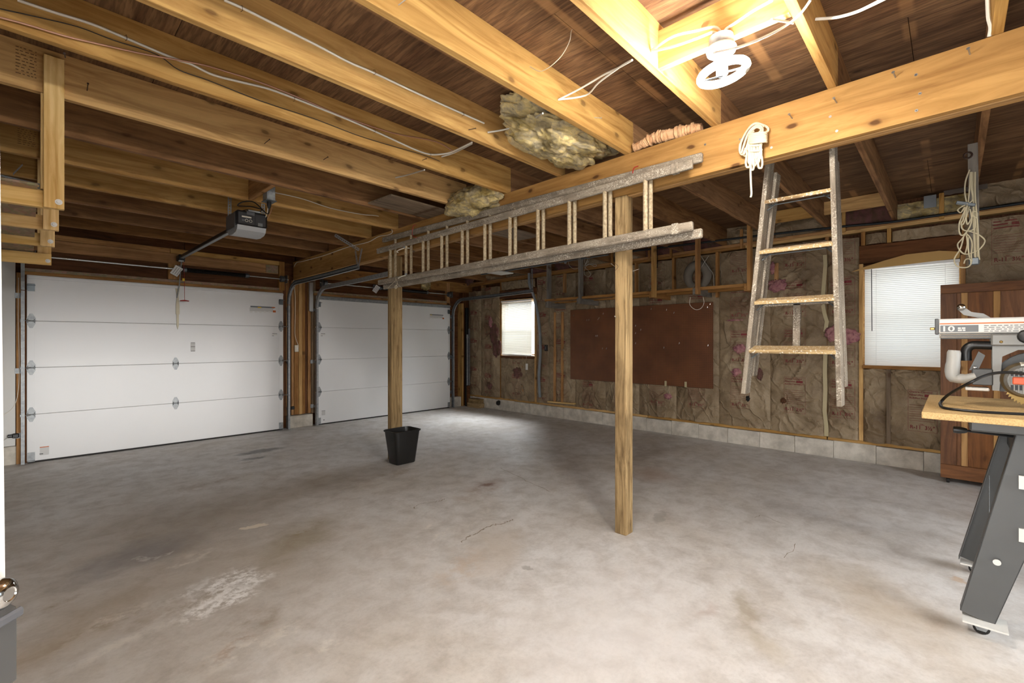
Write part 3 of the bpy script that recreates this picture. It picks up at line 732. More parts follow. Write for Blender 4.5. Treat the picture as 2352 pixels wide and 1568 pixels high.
# ================================================================== GARAGE DOORS
YD0, YD1 = 7.590, 7.632
def hinge(door, x, z, flip=1, arm=True):
    mb = MB(); y = YD0 - .0015
    for sg in (1, -1):
        mb.prism([(x - .036, y, z + sg * .004), (x + .036, y, z + sg * .004), (x + .036, y, z + sg * .03), (x + .012, y, z + sg * .082), (x - .012, y, z + sg * .082), (x - .036, y, z + sg * .03)], (0, -.003, 0))
    mb.cyl((x - .036, y - .008, z), (x + .036, y - .008, z), .007, 8)
    if arm:
        mb.prism([(x - .028, y, z - .025), (x - .028, y, z + .025), (x - .028, y - .045, z + .006), (x - .028, y - .045, z - .006)], (.004, 0, 0))
        mb.prism([(x + .028, y, z - .025), (x + .028, y, z + .025), (x + .028, y - .045, z + .006), (x + .028, y - .045, z - .006)], (-.004, 0, 0))
    mb.build('hinge', 'galvanized', door)
def roller(door, x0, x1, z): MB().cyl((x0, 7.545, z), (x1, 7.545, z), .006, 8).lathe((x1, 7.545, z), (1, 0, 0), [(-.008, .018), (-.004, .023), (.004, .023), (.008, .018)], 14).build('roller', 'steel_bright', door, smooth=True)
def garage_door(name, x0, x1, centre_hinge, mirrored):
    d = tag(reg(bpy.data.objects.new(name, None), Matrix.Translation(((x0 + x1) / 2, YD0, 0)), None), kind='structure')
    zs = [.018, .551, 1.084, 1.617, 2.140]
    for k in range(4):
        MB().box((x0, YD0, zs[k] + .0012), (x1, YD1, zs[k + 1] - .0012), .004).build('door_section', 'door_white', d)
        for xa, xb in ((x0 + .001, x0 + .062), (x1 - .062, x1 - .001)):
            MB().box((xa, YD0 - .002, zs[k] + .004), (xb, YD0 + .001, zs[k + 1] - .004), .0008).build('end_stile', 'door_white', d)
    MB().box((x0 + .005, YD0 + .006, .0), (x1 - .005, YD1 - .004, .020), .004).build('bottom_seal', 'rubber_black', d)
    # top strut: folded channel
    mb = MB(); zt = 2.085
    mb.box((x0 + .01, YD0 - .004, zt - .008), (x1 - .01, YD0, zt + .052)); mb.box((x0 + .01, YD0 - .035, zt + .012), (x1 - .01, YD0 - .003, zt + .016)); mb.box((x0 + .01, YD0 - .035, zt + .034), (x1 - .01, YD0 - .003, zt + .038)); mb.box((x0 + .01, YD0 - .037, zt + .012), (x1 - .01, YD0 - .034, zt + .038))
    mb.build('strut', 'door_white' if not mirrored else 'galvanized', d)
    for z in zs[1:4]:
        hinge(d, x0 + .034, z); hinge(d, x1 - .034, z)
        if centre_hinge and z < 1.5: hinge(d, (x0 + x1) / 2, z)
        roller(d, x0 + .03, x0 - .045, z); roller(d, x1 - .03, x1 + .045, z)
    for x, sg in ((x0 + .034, 1), (x1 - .034, -1)):
        MB().box((x - .03, YD0 - .006, .02), (x + .03, YD0 - .001, .12), .001).box((x - .03, YD0 - .04, .02), (x + .03, YD0 - .006, .026)).build('bottom_bracket', 'galvanized', d)
        MB().box((x - .03, YD0 - .006, 1.955), (x + .03, YD0 - .001, 2.04), .001).box((x - .034, YD0 - .05, 2.02), (x + .034, YD0 - .006, 2.026)).box((x - .034, YD0 - .05, 1.97), (x - .03, YD0 - .006, 2.026)).build('top_bracket', 'galvanized_dark', d)
    # printed stickers
    def sticker(px, py, w_, h_, m_, nm='sticker', dy=0.0):
        p = P(px, py, 'y', YD0); MB().box((p.x - w_ / 2, YD0 - .0016 - dy, p.z - h_ / 2), (p.x + w_ / 2, YD0 - .0002, p.z + h_ / 2)).build(nm, m_, d)
    if not mirrored:
        sticker(601, 711, .33, .055, 'label_faint'); sticker(603, 705, .335, .022, 'label_grey', dy=.001); sticker(630, 715, .043, .03, 'label_orange', dy=.001); sticker(596, 706, .05, .016, 'yellow_tag', dy=.0015); sticker(628, 706, .05, .014, 'label_orange', dy=.0015)
        for i in range(5): sticker(577 + i * 10.5, 716, .035, .022, 'paper_white', dy=.0006)
        sticker(631, 768, .075, .028, 'paper_white'); sticker(631, 766, .07, .006, 'label_black', dy=.0006); sticker(627, 771, .025, .006, 'label_black', dy=.0006)
        sticker(443, 797, .055, .11, 'label_faint')
        for yy in (787, 796, 806): sticker(443, yy, .05, .006, 'label_black', dy=.0006)
        sticker(102, 1035, .075, .095, 'label_faint'); sticker(102, 1026, .075, .009, 'label_orange', dy=.0006); sticker(95, 1042, .03, .008, 'label_black', dy=.0006)
    else:
        sticker(1002, 727, .33, .055, 'label_faint'); sticker(1003, 723, .335, .016, 'label_grey', dy=.001); sticker(1018, 731, .043, .03, 'label_orange', dy=.001); sticker(990, 723, .05, .010, 'yellow_tag', dy=.0015)
        for i in range(4): sticker(987 + i * 7, 730, .035, .022, 'paper_white', dy=.0006)
        sticker(742, 768, .075, .026, 'paper_white'); sticker(742, 766, .07, .006, 'label_black', dy=.0006); sticker(739, 771, .03, .006, 'label_black', dy=.0006)
        sticker(743, 948, .06, .075, 'label_faint'); sticker(743, 943, .06, .006, 'label_grey', dy=.0006); sticker(744, 964, .018, .012, 'label_black', dy=.0006)
    return d
door1 = garage_door('door_1', D1[0] + .004, D1[1], True, False)
door2 = garage_door('door_2', D2[0], D2[1], True, True)

# tracks
def sweep_c(mb, path, side, wd=.028, ht=.055, t=.0025):
    """C-channel swept along a path that lies in a plane x = const; the open side faces 'side' (+1/-1 in x)"""
    prof = [(side * wd, -ht / 2 + .010), (side * wd, -ht / 2), (0, -ht / 2), (0, ht / 2), (side * wd, ht / 2), (side * wd, ht / 2 - .010)]
    path = [Vector(p) for p in path]; N = len(path); vs = []; fs = []; np_ = len(prof)
    for i, p in enumerate(path):
        tg = (path[min(i + 1, N - 1)] - path[max(i - 1, 0)]).normalized(); X = Vector((1, 0, 0)); nrm = tg.cross(X).normalized()
        for u, v in prof: vs.append(p + X * u + nrm * v)
        for u, v in prof: vs.append(p + X * (u - side * t if u == 0 else u) + nrm * (v + (t if v > 0 else -t) if abs(v) > ht / 2 - .001 else v))
    n2 = np_ * 2
    for i in range(N - 1):
        a, b = i * n2, (i + 1) * n2
        for k in range(np_ - 1):
            fs.append((a + k, a + k + 1, b + k + 1, b + k)); fs.append((a + np_ + k, b + np_ + k, b + np_ + k + 1, a + np_ + k + 1))
    for e in (0, (N - 1) * n2):
        for k in range(np_ - 1): fs.append((e + k, e + np_ + k, e + np_ + k + 1, e + k + 1))
    mb.add(vs, fs)
def arc_pts(x, ztop, R=.32, yv=7.53, n=10): return [(x, yv - R + R * math.cos(a), ztop - R + R * math.sin(a)) for a in [math.pi / 2 * k / n for k in range(n + 1)]]
def perf(mb, p0, p1, wd=.03, t=.003, nrm=(0, 1, 0)):
    """perforated strap: two edge bars and cross pieces that leave real slots"""
    p0 = Vector(p0); p1 = Vector(p1); L = (p1 - p0).length; m_ = Matrix.Translation((p0 + p1) / 2) @ frame_from(p0, p1, nrm)
    for s_ in (-1, 1): mb.obox(m_ @ Matrix.Translation((0, s_ * wd * .36, 0)), L, wd * .28, t)
    n = max(2, int(L / .025))
    for k in range(n + 1): mb.obox(m_ @ Matrix.Translation((-L / 2 + L * k / n, 0, 0)), .010, wd * .5, t)
def track(x, side, yend, ztop, label, hang, wallx):
    o = thing('door_track', (x, 7.5, 0), label, 'door track')
    mb = MB(); sweep_c(mb, [(x, 7.53, .01), (x, 7.53, .8), (x, 7.53, 1.5), (x, 7.53, ztop - .33)], side); mb.build('vertical_rail', 'galvanized', o)
    mb = MB(); sweep_c(mb, arc_pts(x, ztop)[:] + [(x, (7.2 + yend) / 2, ztop + .01), (x, yend, ztop + .03)], side); mb.build('horizontal_rail', 'galvanized', o, smooth=False)
    for z in (.32, 1.05, 1.9):
        MB().box((x - side * .003, 7.53, z - .02), (x - side * .0, 7.66, z + .02)).box((min(x, x - side * .05), 7.628, z - .03), (max(x, x - side * .05), 7.634, z + .03)).build('track_bracket', 'galvanized', o)
    if hang:
        mb = MB(); top = hang
        perf(mb, (x, yend + .02, ztop + .04), (top[0], top[1], top[2]), .032, .003, (1, 0, 0)); mb.build('hanger_strap', 'galvanized', o)
    return o
t2 = track(2.845, -1, 5.32, 2.28, 'galvanized overhead door track beside the built-up jamb, serving the wider white door', (2.845, 5.26, 2.52), 2.8)
mb = MB(); perf(mb, (2.845, 5.36, 2.31), (2.845, 5.42, 2.52), .032, .003, (1, 0, 0)); mb.build('hanger_strap', 'galvanized', t2)
mb = MB(); perf(mb, P(770, 540, 'y', 5.36), (2.86, 5.36, 2.525), .036, .003, (0, 1, 0)); mb.build('hanger_angle', 'galvanized', t2)
mb = MB(); mb.tube([P(747, 524, 'y', 5.55), P(790, 520, 'y', 5.55), P(828, 515, 'y', 5.55)], .012, 6); mb.build('hanger_brace', 'galvanized_dark', t2)
track(3.265, 1, 5.1, 2.245, 'galvanized door track between the built-up jamb and the farther white door', (3.265, 5.12, 2.66), 3.3)
t4 = track(6.14, -1, 5.33, 2.24, 'galvanized door track near the small far window with blind', (6.14, 5.36, 2.66), 6.1)
t1 = track(-.04, 1, 5.0, 2.28, 'galvanized door track by the white drywall strip under the hanging rack', None, 0)
mb = MB(); perf(mb, P(0, 407, 'y', 4.85), P(92, 428, 'y', 4.85), .04, .003, (0, 1, 0)); perf(mb, P(24, 410, 'y', 4.84), P(24, 440, 'y', 4.84) + Vector((0, 0, -.2)), .045, .003, (0, 1, 0)); mb.build('hanger_angle', 'galvanized', t1)
mb = MB(); board('hanger_brace', P(30, 400, 'y', 4.83), P(52, 378, 'y', 4.83), .003, .045, 'galvanized', t1, up=(0, 1, 0))

# torsion spring assemblies
def torsion(x0, x1, s0, s1, label, tagx=None):
    zb, yb = 2.352, 7.53
    o = thing('torsion_spring', ((x0 + x1) / 2, yb, zb), label, 'spring assembly')
    MB().cyl((x0, yb, zb), (x1, yb, zb), .0127, 12).build('shaft', 'steel_bright', o, smooth=True)
    mb = MB(); n = int((s1 - s0) / .011)
    mb.lathe((s0, yb, zb), (1, 0, 0), [((s1 - s0) * k / (2 * n), .026 if k % 2 else .030) for k in range(2 * n + 1)], 14); mb.build('spring_coil', 'black_metal', o, smooth=False)
    for x in (s0 - .02, s1 + .02): MB().lathe((x, yb, zb), (1, 0, 0), [(-.02, .032), (.02, .032), (.025, .022), (.035, .022)], 14).build('winding_cone', 'galvanized_dark', o)
    for x in (x0 + .09, x1 - .09):
        MB().lathe((x, yb, zb), (1, 0, 0), [(-.03, .03), (-.028, .05), (.02, .045), (.03, .03)], 16).build('cable_drum', 'galvanized_dark', o)
        xx = x + (.06 if x > (x0 + x1) / 2 else -.06); MB().box((xx - .003, yb - .04, zb - .06), (xx + .003, 7.602, zb + .06)).build('end_bearing_plate', 'galvanized_dark', o)
    xc = s0 - .09; MB().box((xc - .003, yb - .03, zb - .05), (xc + .003, 7.602, zb + .05)).box((xc - .03, 7.596, zb - .06), (xc + .03, 7.602, zb + .06)).build('centre_bearing_plate', 'galvanized', o)
    if tagx is not None:
        m_ = Matrix.Translation((s0 - .12, yb - .045, zb - .03)) @ Matrix.Rotation(.5, 4, 'Y') @ Matrix.Rotation(.3, 4, 'X')
        MB().obox(m_, .09, .002, .13).build('warning_tag', 'paper_white', o)
        for q in (-.02, .005, .03): MB().obox(m_ @ Matrix.Translation((q, -.0016, 0)), .004, .001, .10).build('tag_print', 'label_black', o)
    return o
torsion(.04, 2.83, 1.50, 2.22, 'black torsion spring on bright shaft with a paper tag, over the wider white door', 1)
torsion(3.33, 6.12, 4.45, 5.45, 'black torsion spring on shaft over the farther white door', 1)

# ---- opener
op = thing('garage_door_opener', (1.43, 4.82, 2.36), 'dark garage door opener with pale light cover hanging below the joists', 'door opener')
ox0, ox1, oy0, oy1, oz0, oz1 = 1.30, 1.565, 4.66, 4.98, 2.435, 2.575
MB().box((ox0, oy0, oz0), (ox1, oy1, oz1), .018).build('housing', 'opener_dark', op); hs_ = [c for c in op.children if c.name.startswith('housing')][0]
# curved light cover under the housing
prof = [(oy0 + .005, oz0 + .005), (oy0 + .02, oz0 - .035), (oy0 + .06, oz0 - .055), (oy0 + .16, oz0 - .065), (oy1 - .05, oz0 - .055), (oy1 - .005, oz0 + .005)]
MB().prism([(ox0 + .012, a, b) for a, b in prof], (ox1 - ox0 - .024, 0, 0)).build('light_cover', 'lens_grey', op)
MB().box((ox0 - .003, oy0 + .03, oz0 - .02), (ox0 + .004, oy1 - .03, oz1 - .02), .002).build('end_panel', 'grey_plastic', op)
MB().box((ox0 + .085, oy0 - .004, oz1 - .035), (ox0 + .15, oy0 + .002, oz1 - .005)).build('vent_panel', 'grey_plastic', hs_)
MB().box((ox0 + .045, oy0 - .003, oz0 + .075), (ox0 + .125, oy0 + .002, oz0 + .088)).build('caution_label', 'cream_plastic', hs_)
def ring(c, r, rt, nrm, mat, nm, par, n=20):
    u = Vector(nrm).orthogonal().normalized(); v = Vector(nrm).normalized().cross(u)
    MB().tube([Vector(c) + (u * math.cos(2 * math.pi * k / n) + v * math.sin(2 * math.pi * k / n)) * r for k in range(n)], rt, 5, closed=True).build(nm, mat, par, smooth=True)
for dx in (.085, .118): ring((ox0 + dx, oy0 - .002, oz0 + .05), .012, .002, (0, 1, 0), 'cream_plastic', 'printed_symbol', hs_)
MB().box((ox0 + .045, oy0 - .003, oz0 + .04), (ox0 + .068, oy0 + .002, oz0 + .058)).build('printed_symbol', 'grey_plastic', hs_)
MB().box((ox1 - .085, oy0 - .003, oz0 + .015), (ox1 - .045, oy0 + .002, oz0 + .045)).build('rating_label', 'label_grey', hs_)
MB().box((ox0 + .155, oy0 - .002, oz0 + .005), (ox0 + .158, oy0 + .004, oz1 - .005)).build('panel_seam', 'black_metal', hs_)
MB().box((ox0 + .10, oy0 - .002, oz1 - .002), (ox0 + .20, oy0 + .05, oz1 + .012)).build('top_bracket', 'galvanized', op)
bboard('rail', (1.405, oy1 - .05, 2.49), (1.445, 7.5, 2.525), 'black_metal', op, 'y')
MB().box((1.408, oy1 - .05, 2.484), (1.442, 7.45, 2.4895)).build('rail_lip', 'galvanized', op)
MB().box((1.39, 7.40, 2.46), (1.46, 7.56, 2.535), .004).lathe((1.385, 7.47, 2.475), (1, 0, 0), [(0, .028), (.08, .028)], 12).build('header_bracket', 'black_metal', op)
MB().box((1.395, 7.44, 2.445), (1.455, 7.52, 2.465), .004).build('trolley', 'steel_bright', op)
for p0, p1 in (((ox0 + .02, oy1 - .05, oz1 - .01), (ox0 + .022, oy1 - .05, zc(4.7) + .2)), ((ox1 - .03, oy0 + .03, oz1 - .01), (ox1 - .033, oy0 + .03, zc(4.6) + .2))):
    mb = MB(); perf(mb, p0, p1, .03, .003, (0, 1, 0)); mb.build('hanger_strap', 'galvanized', op)
# door arm and pull cord belong to the opener trolley
MB().tube([(1.43, 7.46, 2.45), (1.415, 7.52, 2.12), (1.40, 7.57, 1.97)], .007, 6).build('door_arm', 'galvanized', op)
cable('release_cord', [(1.452, 7.45, 2.45), (1.458, 7.44, 2.2), (1.46, 7.44, 1.93)], .0028, 'red_plastic', op, n=5)
MB().tube([(1.41, 7.44, 1.925), (1.45, 7.44, 1.93), (1.47, 7.44, 1.93), (1.51, 7.44, 1.925)], [.006, .009, .009, .006], 8).build('release_handle', 'red_plastic', op, smooth=True)
MB().box((1.436, 7.437, 2.19), (1.462, 7.440, 2.225)).build('release_tag', 'yellow_tag', op)
# long white bracket screwed to the door below the arm
MB().prism([(1.385, YD0 - .003, 2.10), (1.435, YD0 - .003, 2.10), (1.418, YD0 - .003, 2.0), (1.43, YD0 - .003, 1.86), (1.43, YD0 - .003, 1.75), (1.422, YD0 - .003, 1.75), (1.422, YD0 - .003, 1.60), (1.41, YD0 - .003, 1.545), (1.398, YD0 - .003, 1.60), (1.398, YD0 - .003, 1.75), (1.39, YD0 - .003, 1.75), (1.39, YD0 - .003, 1.86), (1.402, YD0 - .003, 2.0)], (0, -.018, 0)).build('operator_bracket', 'bracket_cream', door1)
# outlet box and power cord
bx = thing('outlet_box', (1.47, 4.36, zc(4.3) - .08), 'small grey metal outlet box on the block above the door opener', 'outlet box')
bc = Vector((1.475, 4.36, zc(4.3)))
MB().box(bc + Vector((-.035, -.05, -.06)), bc + Vector((.035, .05, .06)), .003).build('box', 'galvanized', bx)
MB().box(bc + Vector((-.045, -.06, -.068)), bc + Vector((.045, .06, -.062)), .001).build('cover_plate', 'galvanized_dark', bx)
pc = thing('power_cord', tuple(bc), 'black opener power cord looped over the dark opener housing', 'cord')
MB().lathe(bc + Vector((0, 0, -.068)), (0, 0, -1), [(0, .018), (.03, .018), (.06, .009)], 10).build('plug', 'cable_black', pc)
cable('cord', [bc + Vector((0, 0, -.12)), bc + Vector((-.005, .03, -.17)), (1.40, 4.5, oz1 + .045), (1.33, 4.58, oz1 + .05), (1.30, 4.62, oz1 + .02), (1.36, 4.66, oz1 + .035), (1.44, 4.68, oz1 + .05), (1.52, 4.68, oz1 + .04), (1.50, 4.72, oz1 + .025), (1.42, 4.74, oz1 + .03), (1.36, 4.74, oz1 + .004)], .005, 'cable_black', pc)
cable('wire', [(1.545, 4.655, oz1 - .03), (1.55, 4.62, oz1 + .02), (1.545, 4.6, oz1 + .08), (1.535, 4.62, oz1 + .12)], .003, 'cable_white', pc)
cable('wire', [(1.555, 4.65, oz1 - .05), (1.575, 4.62, oz1 + .01), (1.585, 4.6, oz1 + .06)], .0022, 'cable_copper', pc)

# ---- wall button, its cable and the photo-eye sensors
sw = thing('wall_button', (2.99, 7.62, 1.22), 'cream push button on the built-up jamb between the white doors', 'wall switch')
MB().box((2.96, 7.605, 1.215), (3.02, 7.64, 1.325), .006).build('housing', 'cream_plastic', sw); MB().box((2.98, 7.600, 1.255), (3.0, 7.606, 1.285), .002).build('button', 'white_plastic', sw)
pts = [P(603, 425, 'y', 4.45), P(625, 440, 'y', 4.6), P(660, 448, 'y', 4.6), P(700, 458, 'y', 4.63), P(760, 478, 'y', 4.65), P(830, 492, 'y', 4.66), P(868, 496, 'y', 4.66), P(884, 508, 'x', 2.91), P(901, 530, 'x', 2.91), P(893, 539, 'x', 2.915), P(870, 543, 'x', 2.915), P(845, 556, 'x', 2.918), P(800, 567, 'x', 2.918), P(740, 588, 'x', 2.918), P(695, 600, 'x', 2.918), P(680, 604, 'x', 2.918), P(675, 620, 'y', 7.60), P(675, 650, 'y', 7.60), P(678, 680, 'y', 7.60), P(678, 730, 'y', 7.60), P(678, 770, 'y', 7.60), P(686, 795, 'y', 7.61)]
cable('button_cable', pts, .0045, 'cable_white', label='white cable from the opener along the beam to the wall button', cat='cable')
for i, (x, lab) in enumerate(((2.90, 'small black photo-eye sensor on the jamb track beside the concrete block'), (-.09, 'small black photo-eye sensor by the drywall strip with its cord'))):
    o = thing('photo_eye_sensor', (x, 7.57, .30), lab, 'sensor')
    MB().box((x - .02, 7.55, .305), (x + .035, 7.60, .355), .008).lathe((x - .02, 7.575, .33), (-1, 0, 0), [(0, .018), (.03, .018), (.034, .012)], 10).build('sensor_body', 'black_plastic', o)
    MB().box((x - .05, 7.60, .32), (x + .04, 7.606, .35)).build('mounting_bracket', 'galvanized', o)
    if i: cable('sensor_cord', [(-.11, 7.58, .33), (-.16, 7.60, .30), (-.22, 7.62, .24), (-.30, 7.62, .22)], .003, 'cable_grey', o)
cable('sensor_wire', [(-.06, 7.62, 2.1), (-.062, 7.62, 1.6), (-.055, 7.62, 1.1), (-.065, 7.61, .8), (-.10, 7.62, .65), (-.16, 7.62, .58), (-.24, 7.62, .53)], .0028, 'cable_white', label='thin pale wire running down the stud beside the drywall strip', cat='cable')
# cap of wire screws left on the joist above the opener rail is too small to build; the nails are below

# ================================================================== BEAM AND POSTS
beam = thing('support_beam', (2.985, 3.0, 2.4), 'long built-up timber beam carrying the joists on two posts', 'beam')
zb = lambda y: 2.443 - .0108 * y
for i in range(3):
    xx = 2.93 + .019 + i * .0385; ya, yb_ = YF + .01, 7.60
    board('ply_board', (xx, ya, zb(ya) + .1405 + (0, -.004, .002)[i]), (xx, yb_, zb(yb_) + .1405 + (0, -.004, .002)[i]), .0375, .281, 'beam_wood', beam)
def nail(parent, base, d, L, mat='nail_steel', head=True, r=.0022):
    b = Vector(base); d = Vector(d).normalized(); mb = MB().cyl(b, b + d * L, r, 6)
    if head: mb.cyl(b + d * (L - .0015), b + d * L, r * 2.3, 8)
    mb.build('nail', mat, parent)
for px, py in ((1922, 236), (2057, 178), (2228, 125), (1820, 272)): nail(beam, P(px, py, 'x', 2.931), (-1, .15, .25), .045, r=.003)
for px, py in ((2104, 172), (2113, 215), (2105, 254), (1907, 268), (1922, 301), (1772, 339), (1570, 303), (1700, 320), (1620, 332)): nail(beam, P(px, py, 'x', 2.9305), (-1, 0, 0), .003, r=.003)
pa = thing('wooden_post', (2.985, 1.72, 0), 'weathered square timber post standing bare on the slab under the beam', 'post')
board('shaft', (2.983, 1.722, 0), (2.983, 1.722, zb(1.72) - .001), .094, .092, 'post_wood', pa, up=(0, 1, 0), c=.004)
for px, py, d in ((1462, 618, (.4, -1, .3)), (1412, 612, (-1, 0, .3)), (1415, 730, (-1, -.4, .2))): nail(pa, P(px, py, 'x', 2.937) if px < 1440 else Vector((3.02, 1.676, P(1448, 622, 'y', 1.676).z)), d, .05, r=.0018)
cable('staple_wire', [P(1413, 605, 'x', 2.930), P(1420, 612, 'x', 2.925), P(1412, 622, 'x', 2.930)], .0012, 'wire_dark', pa, n=4)
pb = thing('wooden_post', (3.0, 4.77, 0), 'rough brown timber post behind the black wastebasket', 'post')
board('shaft', (3.003, 4.765, 0), (3.003, 4.765, zb(4.77) - .001), .09, .146, 'post_wood', pb, up=(1, 0, 0), c=.006)

# ================================================================== LADDERS
el = thing('extension_ladder', (2.83, 3.0, 2.0), 'long two-section wooden extension ladder, paint spattered, hung along the beam', 'ladder')
def rail(xx, a, b, mat='paint_spattered_wood'): board('rail', a, b, .030, .058, mat, el, c=.006)
xf, xb = 2.805, 2.866
def rz(x, pl, pr, rl, rr):   # rail end points from the photo on the plane x
    a = P(*pl, 'x', x); b = P(*pr, 'x', x); return a, b
ra = {}
for nm, x, pl, pr in (('uf', xf, (867, 577), (1591, 376)), ('lf', xf, (870, 649), (1592, 519)), ('ub', xb, (880, 551), (1614, 361)), ('lb', xb, (882, 659), (1613, 535))):
    a, b = P(*pl, 'x', x), P(*pr, 'x', x); ra[nm] = (a, b); rail(x, a, b)
def zat(nm, y): a, b = ra[nm]; t = (y - a.y) / (b.y - a.y); return a.z + (b.z - a.z) * t
for k in range(11):
    yf = P(1494, 450, 'x', xb).y + .3085 * k
    for x, u, l in ((xf, 'uf', 'lf'), (xb, 'ub', 'lb')):
        yy = yf + (.0 if x == xb else .005)
        MB().cyl((x, yy, zat(l, yy) + .01), (x, yy, zat(u, yy) - .01), .0155, 10).build('rung', 'rung_paint', el, smooth=True)
for x, u in ((xf - .002, 'uf'), (xf - .002, 'lf')):
    a, b = ra[u]; q = b + (a - b).normalized() * .11; MB().obox(Matrix.Translation(q) @ frame_from(a, b), .045, .038, .068, .004).build('guide_block', 'paint_spattered_wood', el)
# iron hooks that hold it to the beam and the far post
for px, py in ((925, 572), (929, 634)):
    p = P(px, py, 'x', xf - .022)
    hk = thing('wall_hook', tuple(p), 'pale screw hook tied round the ladder on the far post' if py < 600 else 'pale screw hook under the ladder on the far post', 'hook')
    cable('hook_arm', [p + Vector((.1, -.01, .02)), p + Vector((.02, -.02, .012)), p + Vector((-.01, .03, .0)), p + Vector((-.01, .10, -.012)), p + Vector((.02, .12, -.016))], .006, 'cream_plastic', hk)
    MB().sphere(p + Vector((.0, -.03, .018)), .012, 8).build('hook_ball', 'galvanized', hk, smooth=True)
tw = thing('twine', tuple(P(905, 650, 'x', xf - .02)), 'pale twine tied around the lower ladder rails at the far post', 'twine')
g = lambda px, py: P(px, py, 'x', xf - .02)
cable('strand', [g(909, 637), g(908, 645), g(897, 655), g(891, 662)], .0022, 'rope_white', tw, n=5); cable('strand', [g(909, 640), g(913, 650), g(910, 656), g(909, 662)], .0022, 'rope_white', tw, n=5)
cable('strand', [g(908, 648), g(914, 653), g(921, 659)], .0018, 'rope_white', tw, n=5); cable('bow_knot', [g(907, 657), g(911, 655), g(912, 660), g(908, 663), g(907, 657)], .004, 'rope_white', tw, n=5)
for i, pts in enumerate(([(955, 516), (949, 520), (947, 535), (948, 541), (956, 546)], [(1466, 381), (1456, 386), (1453, 398)])):
    cable('red_wire_loop', [P(a, b, 'x', xf - .025) for a, b in pts], .0035, 'red_plastic', n=5, label=('red wire loop holding the far end of the extension ladder', 'short red wire end sticking up from the extension ladder')[i], cat='wire')

# step ladder hanging folded behind the beam
sl = thing('step_ladder', (3.15, .7, 1.03), 'old wooden step ladder, paint spattered, hanging folded behind the beam', 'ladder')
SX = 3.165
def sp_(px, py, x=SX): return P(px, py, 'x', x)
Lt, Lb, Rt, Rb = sp_(1772, 340), sp_(1712, 903), sp_(1913, 305), sp_(1931, 932)
for a, b in ((Lt, Lb), (Rt, Rb)): board('side_rail', b, a, .10, .026, 'paint_spattered_wood', sl, up=(0, 1, 0), c=.003)
for py in (452, 569, 688, 803):
    zz = P(1826, py, 'x', SX).z
    tl = (zz - Lb.z) / (Lt.z - Lb.z); yl = Lb.y + (Lt.y - Lb.y) * tl; tr = (zz - Rb.z) / (Rt.z - Rb.z); yr = Rb.y + (Rt.y - Rb.y) * tr
    board('step', (SX - .004, yl - .008, zz), (SX - .004, yr + .008, zz), .105, .022, 'paint_spattered_tread', sl, up=(-.26, 0, 1), c=.003)
    MB().cyl((SX + .02, yl - .01, zz - .02), (SX + .02, yr + .01, zz - .02), .004, 6).build('tie_rod', 'galvanized_dark', sl)
    MB().tube([(SX - .01, yl - .012, zz - .055), (SX + .015, yl - .055, zz - .012)], .004, 6).build('step_brace', 'galvanized_dark', sl)
    MB().tube([(SX - .01, yr + .012, zz - .055), (SX + .015, yr + .055, zz - .012)], .004, 6).build('step_brace', 'galvanized_dark', sl)
SX2 = SX + .105
for a, b in (((Lt.y - .006, 2.44), (Lb.y - .018, 1.16)), ((Rt.y + .002, 2.44), (Rb.y - .004, 1.12))):
    board('rear_leg', (SX2, b[0], b[1]), (SX2, a[0], a[1]), .085, .022, 'paint_spattered_wood', sl, up=(0, 1, 0), c=.003)
board('rear_slat', (SX2, .695, 1.33), (SX2, .690, 1.62), .02, .04, 'paint_spattered_wood', sl, up=(0, 1, 0), c=.002)
for z_ in (1.33, 1.62): board('rear_rung', (SX2, Lb.y - .03, z_), (SX2, Rb.y + .02, z_), .02, .03, 'paint_spattered_wood', sl, c=.002)

bboard('top_cap', (3.049, Rt.y - .03, Lt.z - .012), (3.26, Lt.y + .03, Lt.z + .012), 'paint_spattered_wood', sl, 'y')
# ================================================================== ROPES
rc = thing('rope_coil', tuple(P(1735, 345, 'x', 2.88)), 'white braided rope coiled and hung on a nail on the beam face', 'rope')
def rp(px, py, dx=0.0): return P(px, py, 'x', 2.905 - dx)
strands = [([(1701, 330), (1712, 310), (1722, 292), (1735, 283), (1748, 285), (1762, 292), (1764, 300), (1755, 306)], .01),
           ([(1700, 345), (1703, 325), (1716, 300), (1730, 286), (1744, 284), (1756, 290)], .02), ([(1703, 352), (1708, 335), (1716, 312), (1727, 295), (1742, 287), (1752, 296), (1750, 304)], .03),
           ([(1708, 355), (1714, 340), (1720, 320), (1726, 302), (1738, 292), (1748, 297), (1742, 306)], .036), ([(1700, 330), (1699, 345), (1703, 354), (1710, 352), (1712, 340)], .02), ([(1716, 345), (1718, 330), (1722, 312), (1732, 300)], .03)]
for i, (pts, dx) in enumerate(strands): cable('strand', [rp(a, b, dx) for a, b in pts], .006, 'rope_white', rc, n=7)
for k in range(6):   # wraps round the middle
    py = 308 + k * 4.2; cable('wrap', [rp(1719, py - 1 + 2, .005), rp(1722, py, .038), rp(1738, py - 2, .05), rp(1757, py - 4, .04), rp(1761, py - 3, .01)], .006, 'rope_white', rc, n=7)
for k in range(7):
    px = 1721 + k * 4.6; cable('strand', [rp(px, 328, .03), rp(px + (k % 3 - 1), 340, .045), rp(px, 352, .04), rp(px - 1, 364, .03)], .006, 'rope_white', rc, n=7)
for k in range(2):
    py = 334 + 12 * k; cable('wrap', [rp(1718, py, .01), rp(1724, py + 1, .045), rp(1740, py, .056), rp(1750, py - 2, .03)], .0055, 'rope_white', rc, n=7)
